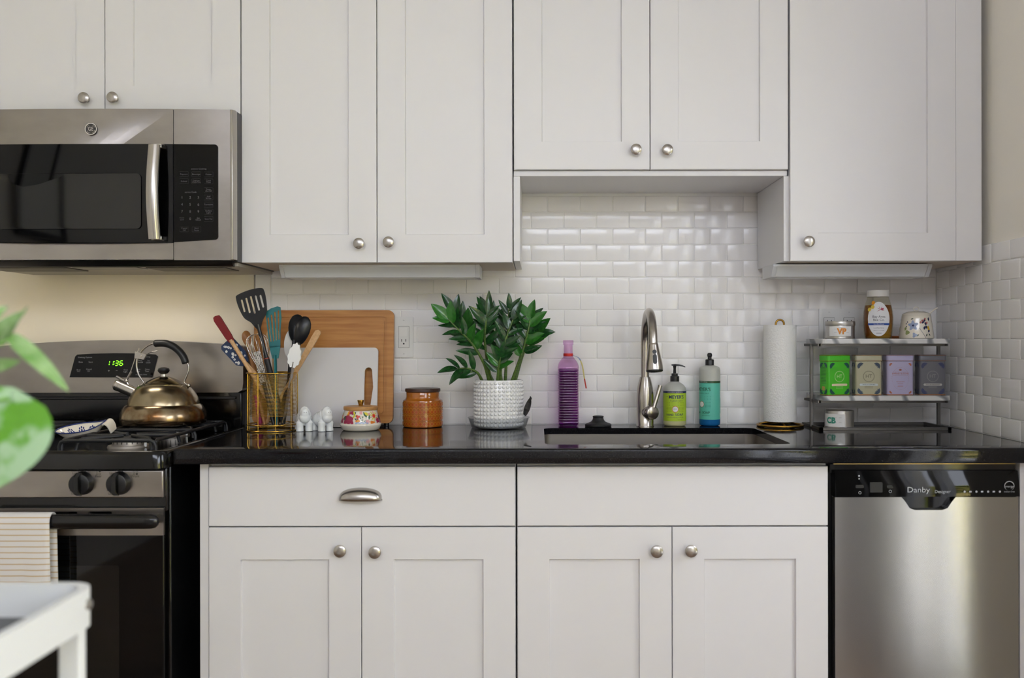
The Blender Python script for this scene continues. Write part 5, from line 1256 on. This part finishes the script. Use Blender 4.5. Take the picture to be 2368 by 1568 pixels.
for zt in (Z1, Z2):
    mb = MB(); zf = zt-.0185
    bar(mb, (KX0+.004, -KD1+.02, zf), (KX1-.004, -KD1+.02, zf), .0045); bar(mb, (KX0+.004, -KD0-.02, zf), (KX1-.004, -KD0-.02, zf), .0045)
    for x in (KX0, KX1): bar(mb, (x, -KD0-.02, zf), (x, -KD1+.02, zf), .0045)
    mb.build('shelf_frame', rk, t, smooth=None)
def marble_mat():
    m = mat('marble', '#dcdad7', .2); nt = m.node_tree; b_ = nt.nodes['Principled BSDF']; tc = nt.nodes.new('ShaderNodeTexCoord')
    mp = nt.nodes.new('ShaderNodeMapping'); mp.inputs['Rotation'].default_value = (0, .7, .3); nt.links.new(tc.outputs['Object'], mp.inputs[0])
    w = nt.nodes.new('ShaderNodeTexWave'); w.inputs['Scale'].default_value = 4.5; w.inputs['Distortion'].default_value = 9; w.inputs['Detail'].default_value = 3; nt.links.new(mp.outputs[0], w.inputs[0])
    r = nt.nodes.new('ShaderNodeValToRGB'); e_ = r.color_ramp.elements; e_[0].position = .0; e_[0].color = (*hx('#85878a'), 1); e_[1].position = .22; e_[1].color = (*hx('#dedcd9'), 1)
    nt.links.new(w.outputs[0], r.inputs[0]); nt.links.new(r.outputs[0], b_.inputs['Base Color']); return m
for zt in (Z1, Z2):
    MB().shape([rrect(KX0+.004, KX1+.006-.004*0, KD0, KD1+.004, .014)], .014, Matrix(((1, 0, 0, 0), (0, -1, 0, 0), (0, 0, 1, zt-.007), (0, 0, 0, 1)))).build('marble_board', marble_mat(), t, bevel=.0015)

# tins with lettering
tin_m = mat('tin_metal', '#b9b6b1', .28, .9)
def candle(px, d_, z, r, h, label, letters, col, lab_th, lid):
    t = thing('candle_tin', (XD(px, d_), -d_, z+.0003), label, 'tin')
    MB().lathe([(0, 0), (r-.001, 0), (r, .001), (r, .004), (r-.0007, .005), (r-.0007, h-.002), (r-.001, h), (r-.003, h), (r-.003, .01 if not lid else h-.003), (0, .01 if not lid else h-.003)], n=40).build('can', tin_m, t, local=True)
    if lid: MB().lathe([(r+.0003, h-.013), (r+.0008, h-.012), (r+.0008, h-.001), (r, h+.0005), (r-.003, h), (0, h-.0005)], n=40).build('lid', tin_m, t, local=True)
    lw = r*.8; z0_, z1_ = (.008, h-.015) if lid else (.006, h-.009)
    lab = MB(); wrap(lab, r-.0007, lab_th-lw/r, lab_th+lw/r, z0_, z1_, .0003); lb = lab.build('label', mat('paper_label', '#eeedea', .6), t, local=True)
    mb = MB(); mb.text(letters, .024, cyl_map(r, lab_th-(.15 if not lid else -.1), (z0_+z1_)/2-.001, .0004), bold=.045, sx=.95, fine=True); mb.build('lettering', mat('letter_'+letters, col, .4), lb, local=True, smooth=None)
    mb = MB()
    for pz in (.35, .72):
        for u in (-.4, .2, .62): mb.patch(cyl_map(r, lab_th+u*lw/r, z0_+(z1_-z0_)*pz, .0002), rrect(-.004, .004, -.0003, .0003, .0001, 2))
    mb.build('fine_print', grey_print, lb, local=True, smooth=None)['kind'] = 'stuff'
candle(1942.5, .125, Z2, 33*(D-.125)/F, .052, 'silver candle tin with orange letters on the top marble shelf', 'VP', '#e08a26', -.30, True)
candle(1940.5, .135, CT+.0004, 33*(D-.135)/F, .053, 'open silver candle tin with green letters under the marble shelf', 'CB', '#3f9a80', -.75, False)
# honey jar
hd_ = .13; hs = (D-hd_)/F
t = thing('honey_jar', (XD(2030.5, hd_), -hd_, Z2+.0003), 'glass jar of amber honey with white lid on the top shelf', 'jar')
hp_ = [(0, 0), (27, 0), (29.5, 2), (31, 12), (33, 30), (33.6, 48), (32.5, 62), (29.5, 76), (25.5, 88), (23.3, 94), (23.3, 101)]
MB().lathe([(a*hs, b*hs) for a, b in hp_], n=48).build('glass', clear('jar_glass', (.93, .92, .84), .03, 1.45), t, local=True, smooth=50)
def honey_mat():
    m = mat('honey', '#8a4a12', .2, trans=.25, ior=1.35, var=('#b98a28', 7, (1, 1, 1), .45, .62)); return m
MB().lathe([((a-1.4)*hs if a else 0, (b+1.2)*hs) for a, b in hp_[:8]]+[(0, 77*hs)], n=40).build('honey', honey_mat(), t, local=True, smooth=50)
MB().lathe([(a*hs, b*hs) for a, b in ((22.5, 96), (24.4, 97), (24.6, 109), (23.8, 111.5), (0, 111.5))], n=40).build('lid', white_ny, t, local=True)
def hr(v):
    h = v/hs
    for (r0_, h0), (r1_, h1) in zip(hp_[:-1], hp_[1:]):
        if h0 <= h <= h1 and h1 > h0: return (r0_+(r1_-r0_)*(h-h0)/(h1-h0))*hs
    return 23*hs
def hmap(th0, z0, off=.0006): return lambda u, v: ((hr(z0+v)+off)*math.sin(th0+u/(33*hs)), -(hr(z0+v)+off)*math.cos(th0+u/(33*hs)), z0+v)
HT = -.30
mb = MB(); mb.patch(hmap(HT, 45*hs), circ(0, 0, 25*hs, 32, 39.5*hs)); lb = mb.build('label', mat('honey_label', '#ececee', .5), t, local=True)
mb = MB(); wrap_pts = [(-24.6*hs, -3*hs), (24.6*hs, -3*hs), (24.8*hs, 1.6*hs), (-24.8*hs, 1.6*hs)]
lp = [(-24.6*hs+49.2*hs*i/12, -2.8*hs) for i in range(13)]+[(24.8*hs-49.6*hs*i/12, 1.8*hs) for i in range(13)]
mb.patch(hmap(HT, 33.5*hs, .0009), lp); mb.build('blue_band', mat('blue_band', '#2b51a3', .5), lb, local=True, smooth=None)
mb = MB(); mb.text('Bay Area', .0098, hmap(HT, 50*hs, .001), fine=True); mb.text('Bee Co.', .0098, hmap(HT, 42.8*hs, .001), fine=True); mb.text('Local Raw Honey', .0042, hmap(HT, 24.5*hs, .001), fine=True)
mb.build('lettering', mat('dark_grey_print', '#45444c', .5), lb, local=True, smooth=None)
mb = MB(); mb.text('Pure Raw Honey', .0042, hmap(HT, 33*hs, .0012), fine=True); mb.build('lettering', white_print, lb, local=True, smooth=None)
mb = MB()
for k, (u, v) in enumerate(((-14, 82), (-14.5, 72.5), (-22, 67))): mb.patch(hmap(HT+u*hs/(33*hs), v*hs, .0011), circ(0, 0, 5*hs, 6), 0 if k == 0 else 1)
mb.build('honeycomb_print', [mat('comb_orange', '#e8981f', .5), mat('comb_yellow', '#e3c54a', .5)], lb, local=True, smooth=None)
mb = MB(); rb_ = random.Random(5)
mb.patch(hmap(HT+.1, 66*hs, .0011), leafp(9*hs, 2.6*hs, .3))
for a in (.6, 1.1, 2.0, 2.6, -.3, -2.7): mb.patch(hmap(HT+.12, 66*hs, .0012), leafp(9*hs, .45*hs, a))
mb.build('bee_print', mat('bee_red', '#c0566a', .5), lb, local=True, smooth=None)
mb = MB()
for pz, w in ((18.5, 12), (12.5, 6)): mb.patch(hmap(HT, pz*hs, .001), rrect(-w*hs, w*hs, -.5*hs, .5*hs, .0001, 2))
mb.build('fine_print', grey_print, lb, local=True, smooth=None)['kind'] = 'stuff'
# wooden scoop dish between honey and sugar pot
o = MB().lathe([(0, 0), (.016, 0), (.021, .003), (.022, .008), (.019, .0085), (.014, .004), (0, .0035)], (0, 0, 0), 28)
wd_ = thing('wooden_dish', (XD(2070, .10), -.10, Z2+.0003), 'small brown wooden dish between honey jar and floral pot', 'dish')
o.build('dish', wood('amber_wood', '#8a4c1d', '#6d3711', 12, (1, 8, 8)), wd_, local=True, smooth=50)
MB().tube([(-.019, 0, .006), (-.030, -.008, .007), (-.036, -.012, .006)], [.003, .0025, .003], 8).build('handle', MATS['amber_wood'], wd_, local=True)
# floral sugar pot with ladle
gd = .14; gs = (D-gd)/F; gc = (XD(2119, gd), -gd, Z2+.0003)
t = thing('sugar_pot', gc, 'white sugar pot with blue flowers and ladle on the top shelf', 'pot')
MB().lathe([(a*gs, b*gs) for a, b in ((0, 0), (36, 0), (38, 1.5), (38, 6), (35.5, 25), (32.5, 45), (31.5, 53.5), (30.5, 54.5), (0, 54.5))], n=44).build('body', cream_cer, t, local=True, smooth=50)
MB().lathe([(a*gs, b*gs) for a, b in ((31, 54.6), (31, 56), (27, 59), (18, 62.5), (6, 64), (0, 64))], n=44).build('lid', cream_cer, t, local=True, smooth=60)
MB().tube([(6*gs*math.cos(2*PI*i/16), 0, 68.5*gs+4.6*gs*math.sin(2*PI*i/16)) for i in range(16)], .0016, 8, closed=True).build('lid_loop', cream_cer, t, local=True)
MB().tube(spline([Vector((24*gs, 0, 52*gs)), Vector((33*gs, 0, 60*gs)), Vector((43*gs, 0, 68*gs)), Vector((49*gs, 0, 71*gs))], 4), [.0022]*9+[.0026]*4, 8).build('ladle', cream_cer, t, local=True)
def gmap(u0, v0, off=.0007):
    def f(u, v):
        vv = min(max(v0+v, .001), 53*gs); h = vv/gs; r_ = (38-(h-6)*.135 if h > 6 else 38)*gs+off; th = -.37+(u0+u)/(36*gs); return (r_*math.sin(th), -r_*math.cos(th), vv)
    return f
mb = MB(); gcols = ['#9aa7c6', '#2b2f55', '#d8b23a', '#b9655e', '#8f9a63', '#3c4a3e']
gm_ = [mat('pot_'+c[1:], c, .25) for c in gcols]
def gde(u, v, loop, ci, k=0): mb.patch(gmap(u*gs, v*gs, .0007+.00012*k), [(a*gs, b*gs) for a, b in loop], ci)
for sh in (0, 90, -90):
    gde(-8+sh, 30, blob(24, 9.5, .4, 5, .3), 0); gde(-8+sh, 30, blob(10, 2.6), 1, 1); gde(-20+sh, 14, blob(12, 5, 0, 3, .2), 4); gde(-27+sh, 18, leafp(10, 2.6, 1.2), 4); gde(-4+sh, 8, blob(12, 5, 0, 3, .3), 0)
    for u, v, a in ((18, 38, 1.4), (22, 30, 1.9), (12, 34, 1.0), (16, 20, 1.3), (26, 14, 1.1), (30, 40, 1.5), (24, 22, 2.0)): gde(u+sh, v, leafp(9, 2.6, a), 1)
    for u, v in ((28, 22), (27, 26)): gde(u+sh, v, blob(10, 3.2), 2, 1)
    for u, v in ((9, 37), (13, 41), (24, 36), (20, 45)): gde(u+sh, v, blob(10, 2.4, 0, 4, .3), 3, 1)
    for k in range(12): gde(6+k*1.1+sh, 24-k*1.9, blob(6, .8), 1)
    for u, v in ((-25, 34), (-24, 28), (-27, 24), (-22, 38)): gde(u+sh, v, blob(6, 1.5), 1)
    for u, v, a in ((-14, 44, .3), (0, 5, .8), (20, 5, 1.2), (30, 6, 2)): gde(u+sh, v, leafp(7, 1.4, a), 5)
mb.build('painted_flowers', gm_, t, local=True, smooth=None)['kind'] = 'stuff'
# tea tins
def tea(px0, px1, d_, yaw, label, col, corner, style, name=None):
    w = .0765; dp = .046; h = .1195; xc = (XD(px0, d_)+XD(px1, d_))/2
    t = thing('tea_tin', (xc, -d_+.023, Z1+.0003), label, 'tin', None, yaw)
    bm_ = mat('tin_'+col[1:], col, .30); cop = mat('copper_edge', '#b0703a', .3, .7); cm = mat('corner_'+corner[1:], corner, .4)
    def rb2(i, z, r=.007): return [(a, b, z) for a, b in rrect(-w/2-i, w/2+i, -dp/2-i, dp/2+i, r, 4)]
    MB().loft([rb2(-.0003, .0), rb2(0, .0022), rb2(0, h-.018)]).build('can', bm_, t, local=True, smooth=40)
    MB().loft([rb2(.0004, .0), rb2(.0006, .002), rb2(.0003, .0022)], cap0=False, cap1=False).build('base_edge', cop, t, local=True)
    ld = MB().loft([rb2(.0012, h-.018), rb2(.0014, h-.016), rb2(.0012, h-.002), rb2(-.0005, h)]).build('lid', bm_, t, local=True, smooth=40)
    mb = MB()
    for z in (h-.018, h-.0015): mb.tube([(a, b, z) for a, b in rrect(-w/2-.0013, w/2+.0013, -dp/2-.0013, dp/2+.0013, .007, 4)], .0008, 6, closed=True)
    mb.build('lid_edge', cop, ld, local=True)
    yf = -dp/2-.0004
    fp = lambda x, z, k=0: (lambda u, v: (x+u, yf-.0001*k, z+v))
    fw = w/2-.008; z0_, z1_ = .006, h-.026; zc = (z0_+z1_)/2+.006
    mb = MB()
    for sx in (-1, 1):
        for sz, ez in ((1, z1_), (-1, z0_)):
            for k, (a, b, l, ww_) in enumerate(((0, 0, .018, .0035), (0, 0, .018, .0035), (0, 0, .014, .004), (.006, .003, .009, .002), (.003, .007, .009, .002))):
                ang = (0, PI/2, PI/4, .25, PI/2-.25)[k]
                q_ = [(x_, y_) for x_, y_ in leafp(l, ww_, ang)]
                sc_ = .42 if style == 'crown' else .85
                mb.patch(fp(sx*fw, ez), [(-sx*(x_+a)*sc_, -sz*(y_+b)*sc_) for x_, y_ in q_])
    mb.build('corner_ornament', cm, t, local=True, smooth=None)['kind'] = 'stuff'
    mb = MB(); pmat = mat('tea_print_'+style, {'crown': '#b06848', 'ht_dark': '#8f8f8b', 'ht_green': '#cfe8a8', 'ht_cream': '#6b6552'}[style], .5)
    if style == 'crown':
        for k in range(40):
            a = 2*PI*k/40; mb.patch(fp(.024*math.cos(a), zc-.006+.033*math.sin(a)), circ(0, 0, .0006, 6))
        mb.text('HARNEY & SONS', .0072, fp(0, zc+.008), sx=.88); mb.text('TEA SACHETS', .004, fp(0, zc-.016))
        mb.box(-.022, .022, yf-.0001, yf, zc+.0125, zc+.0129); mb.box(-.022, .022, yf-.0001, yf, zc+.0028, zc+.0032)
        for k in range(5): mb.patch(fp(0, zc+.0165), leafp(.0065, .0012, PI/2+(k-2)*.45))
        for pz in (-.021, -.026, -.030): mb.patch(fp(0, zc+pz), rrect(-.008, .008, -.0004, .0004, .0001, 2))
    else:
        for k in range(36):
            a = 2*PI*k/36; mb.patch(fp(0, zc), [(.0155*math.cos(a-.05), .0155*math.sin(a-.05)), (.0155*math.cos(a+.05), .0155*math.sin(a+.05)), (.0178*math.cos(a), .0178*math.sin(a))])
        mb.shape([circ(0, 0, .0156, 32), circ(0, 0, .0149, 32)], .0001, frontM(0, yf, zc))
        mb.text('HT', .0145, fp(.0, zc))
        for pz in (-.030, -.034): mb.patch(fp(0, zc+pz), rrect(-.012, .012, -.0004, .0004, .0001, 2))
    mb.build('front_print', pmat, t, local=True, smooth=None)['kind'] = 'stuff'
    if style != 'crown':
        word = {'ht_dark': 'ENGLISH BREAKFAST', 'ht_cream': 'VANILLA COMORO', 'ht_green': ''}[style]
        bn = MB(); arcz = lambda u: -.05*u*u*20*.06
        bn.patch(lambda u, v: (u, yf-.0002, zc-.0245+v+arcz(u)*8), [(-.025+.05*i/10, -.0033) for i in range(11)]+[(.027, 0)]+[(.025-.05*i/10, .0033) for i in range(11)]+[(-.027, 0)])
        bo = bn.build('banner', mat('banner_'+style, {'ht_dark': '#b9b7b0', 'ht_cream': '#c9d2d4', 'ht_green': '#e8d9b4'}[style], .5), t, local=True, smooth=None)
        if word:
            mb = MB(); mb.text(word, .0046, lambda u, v: (u, yf-.0004, zc-.0245+v+arcz(u)*8), sx=.92); mb.build('lettering', dark_print, bo, local=True, smooth=None)
    # side panel print, turned to the camera on the tins that show it
    if style != 'crown':
        mb = MB()
        for sz in (0, 1):
            for sy in (-1, 1):
                for k in range(3): mb.patch(lambda u, v: (-w/2-.0004, sy*(dp/2-.008)-sy*u, (z1_ if sz else z0_)+(-v if sz else v)), leafp(.014, .003, (0, PI/2, PI/4)[k]))
        mb.build('corner_ornament', cm, t, local=True, smooth=None)['kind'] = 'stuff'
    if style == 'ht_green':
        mb = MB()
        for k in range(12): mb.patch(lambda u, v: (-w/2-.0004, u, .036+k*.0042+v), rrect(-.012, .012, -.0007, .0007, .0002, 2))
        mb.build('fine_print', mat('dark_green_print', '#2d6b2a', .5), t, local=True, smooth=None)['kind'] = 'stuff'
        MB().patch(lambda u, v: (-w/2-.0004, u, .020+v), rrect(-.007, .007, -.006, .006, .0005, 2)).build('label_sticker', mat('gold_sticker', '#b9a04e', .5), t, local=True, smooth=None)
tea(1903, 1969, .185, math.radians(17), 'bright green tea tin on the middle marble shelf', '#4fc32c', '#1f5a4f', 'ht_green')
tea(1978, 2043, .178, math.radians(-5), 'cream coloured tea tin between green and lavender tins', '#b5b093', '#3a4a5c', 'ht_cream')
tea(2050, 2117, .178, math.radians(-5), 'pale lavender tea tin on the middle marble shelf', '#b3acca', '#b06848', 'crown')
tea(2125, 2192, .178, math.radians(-5), 'dark grey tea tin beside the lavender one on the marble shelf', '#67666c', '#3d4468', 'ht_dark')

# ------------------------------------------------------------------ white trolley and house plant near the camera
cxr, cyf, czt = -.607, -1.625, .846; cw, cl = .52, .72; ch = .052
t = thing('kitchen_trolley', (cxr-cw/2, cyf-cl/2, 0), 'white metal kitchen trolley with rounded frame in front of the range', 'trolley')
tm = mat('white_powder_coat', '#eceeed', .35)
def band(z0, z1, nm, mt=tm, th=.012, grow=0):
    a = rrect(cxr-cw-grow, cxr+grow, cyf-cl-grow, cyf+grow, .038, 8); b_ = rrect(cxr-cw+th, cxr-th, cyf-cl+th, cyf-th, .03, 8)
    return MB().shape([a, b_], z1-z0, Matrix.Translation((0, 0, (z0+z1)/2))).build(nm, mt, t, bevel=.004, seg=3)
band(czt-ch, czt, 'top_frame'); band(czt-.150-ch, czt-.150, 'middle_frame'); band(.14, .18, 'bottom_frame')
MB().shape([rrect(cxr-cw+.011, cxr-.011, cyf-cl+.011, cyf-.011, .03, 8)], .005, Matrix.Translation((0, 0, czt-ch+.004))).build('glass_top', mat('smoked_glass', '#0b0d0c', .05), t)
MB().shape([rrect(cxr-cw+.011, cxr-.011, cyf-cl+.011, cyf-.011, .03, 8)], .004, Matrix.Translation((0, 0, .145))).build('lower_shelf', tm, t)
for x in (cxr-.024, cxr-cw+.024):
    for y in (cyf-.030, cyf-cl+.030):
        lg_ = MB().box(x-.0155, x+.0155, y-.009, y+.009, .055, czt-ch+.01).build('leg', tm, t, bevel=.004, seg=3)
        MB().lathe([(.022, -.008), (.026, -.006), (.026, .006), (.022, .008)], (x, y, .028), 20, axis=(1, 0, 0)).build('caster', blackpl, lg_)
        MB().box(x-.012, x+.012, y-.006, y+.006, .045, .056).build('caster_fork', nickel, lg_, smooth=None)
        sx = 1 if x > cxr-cw/2 else -1
        MB().lathe([(.0075, 0), (.007, .003), (.004, .0045), (0, .005)], (cxr if sx > 0 else cxr-cw, y-.005, czt-.021), 16, axis=(sx, 0, 0)).build('bolt', nickel, t)
# pothos-like plant on the trolley, leaves reaching into view
hp0 = Vector((cxr-.33, cyf-.24, czt-ch+.0068))
t = thing('house_plant', hp0, 'blurred variegated green house plant standing on the white trolley', 'plant')
MB().lathe([(0, 0), (.055, 0), (.060, .004), (.075, .12), (.077, .125), (.073, .125), (.071, .112), (0, .112)], n=40).build('pot', mat('terracotta', '#b5694a', .8), t, local=True, smooth=50)
MB().lathe([(0, .1125), (.0705, .1125), (.06, .117), (0, .12)], n=28).build('soil', MATS['soil'], t, local=True)
def var_leaf():
    m = mat('variegated_leaf', '#4d9a24', .35, sss=0.); nt = m.node_tree; b_ = nt.nodes['Principled BSDF']; tc = nt.nodes.new('ShaderNodeTexCoord')
    n_ = nt.nodes.new('ShaderNodeTexNoise'); n_.inputs['Scale'].default_value = 1.7; n_.inputs['Detail'].default_value = 4; mp = nt.nodes.new('ShaderNodeMapping'); mp.inputs['Scale'].default_value = (1, 1.2, 1); mp.inputs['Location'].default_value = (.75, .35, 0)
    nt.links.new(tc.outputs['Object'], mp.inputs[0]); nt.links.new(mp.outputs[0], n_.inputs[0])
    r = nt.nodes.new('ShaderNodeValToRGB'); e_ = r.color_ramp.elements; e_[0].position = .45; e_[0].color = (*hx('#5f9e28'), 1); e_[1].position = .53; e_[1].color = (*hx('#a3c49c'), 1)
    nt.links.new(n_.outputs[0], r.inputs[0]); nt.links.new(r.outputs[0], b_.inputs['Base Color'])
    b_.inputs['Transmission Weight'].default_value = .0
    return m
vl = var_leaf(); gl_ = mat('pale_green_leaf', '#9bbd80', .45, var=('#6f9c50', 4, None, .4, .65))
def heart_mesh(m, w=.5):
    vs = []; fs = []; n = 14; k = 7
    for i in range(n+1):
        u = i/n; wd = w*math.sin(PI*u**.62)**.72+.002
        for j in range(k):
            s_ = (j-3)/3; vs.append((u-.12*(abs(s_)**2)*(1-u)**3, wd*s_, .10*abs(s_)*wd-.12*u*u-(.02 if j == 3 else 0)))
    for i in range(n):
        for j in range(k-1): fs.append((i*k+j, i*k+j+1, (i+1)*k+j+1, (i+1)*k+j))
    return MB().add(vs, fs).mesh('leaf', m, smooth=80)
hm1 = heart_mesh(vl, .46); hm2 = heart_mesh(gl_, .17)
pst = mat('pale_stem', '#7fb05c', .5)
top0 = hp0+Vector((0, 0, .115))
def fpt(px, py, dep): return Vector(((px-CX)/F*dep, -D+dep, CZ-(py-CY)/F*dep))
def stem_to(end, lift=.06):
    mid = top0.lerp(end, .5)+Vector((0, 0, lift)); cv = spline([top0+Vector((random.uniform(-.02, .02), random.uniform(-.02, .02), 0)), mid, end], 7)
    return MB().tube(cv, .0028, 8).build('stem', pst, t, smooth=80)
def big_leaf(b, tip, me, up, length=None):
    s_ = stem_to(b); dv = tip-b; put_leaf(s_, b, dv, up, length or dv.length, me)
big_leaf(fpt(22, 920, 1.13), fpt(-80, 1150, 1.10), heart_mesh(vl, .56), Vector((.1, -1, .2)), .122)
big_leaf(fpt(30, 780, 1.16), fpt(158, 890, 1.14), heart_mesh(gl_, .11), Vector((.5, -.7, .5)))
big_leaf(fpt(10, 790, 1.16), fpt(52, 705, 1.15), heart_mesh(gl_, .12), Vector((-.5, -.8, .2)))
big_leaf(fpt(-40, 800, 1.17), fpt(45, 715, 1.15), hm2, Vector((-.3, -1, .2)))
big_leaf(fpt(-60, 850, 1.16), fpt(40, 838, 1.15), hm2, Vector((-.2, -.8, -.4)))
big_leaf(fpt(-110, 790, 1.10), fpt(10, 700, 1.12), heart_mesh(gl_, .22), Vector((0, -1, .4)))
big_leaf(hp0+Vector((-.05, -.03, .20)), hp0+Vector((-.16, -.1, .24)), hm1, Vector((0, -.3, 1)))
big_leaf(hp0+Vector((-.02, .06, .22)), hp0+Vector((-.04, .17, .25)), hm1, Vector((0, .3, 1)))
big_leaf(hp0+Vector((.02, -.06, .2)), hp0+Vector((.0, -.17, .22)), hm1, Vector((0, -.3, 1)))

for o in bpy.data.objects:
    if o.name.split('.')[0] in ('lettering', 'logo', 'button', 'flame_port', 'key_outline', 'fine_print', 'honeycomb_print', 'blue_flowers', 'clock_digits', 'label_sticker'):
        o['kind'] = 'stuff'
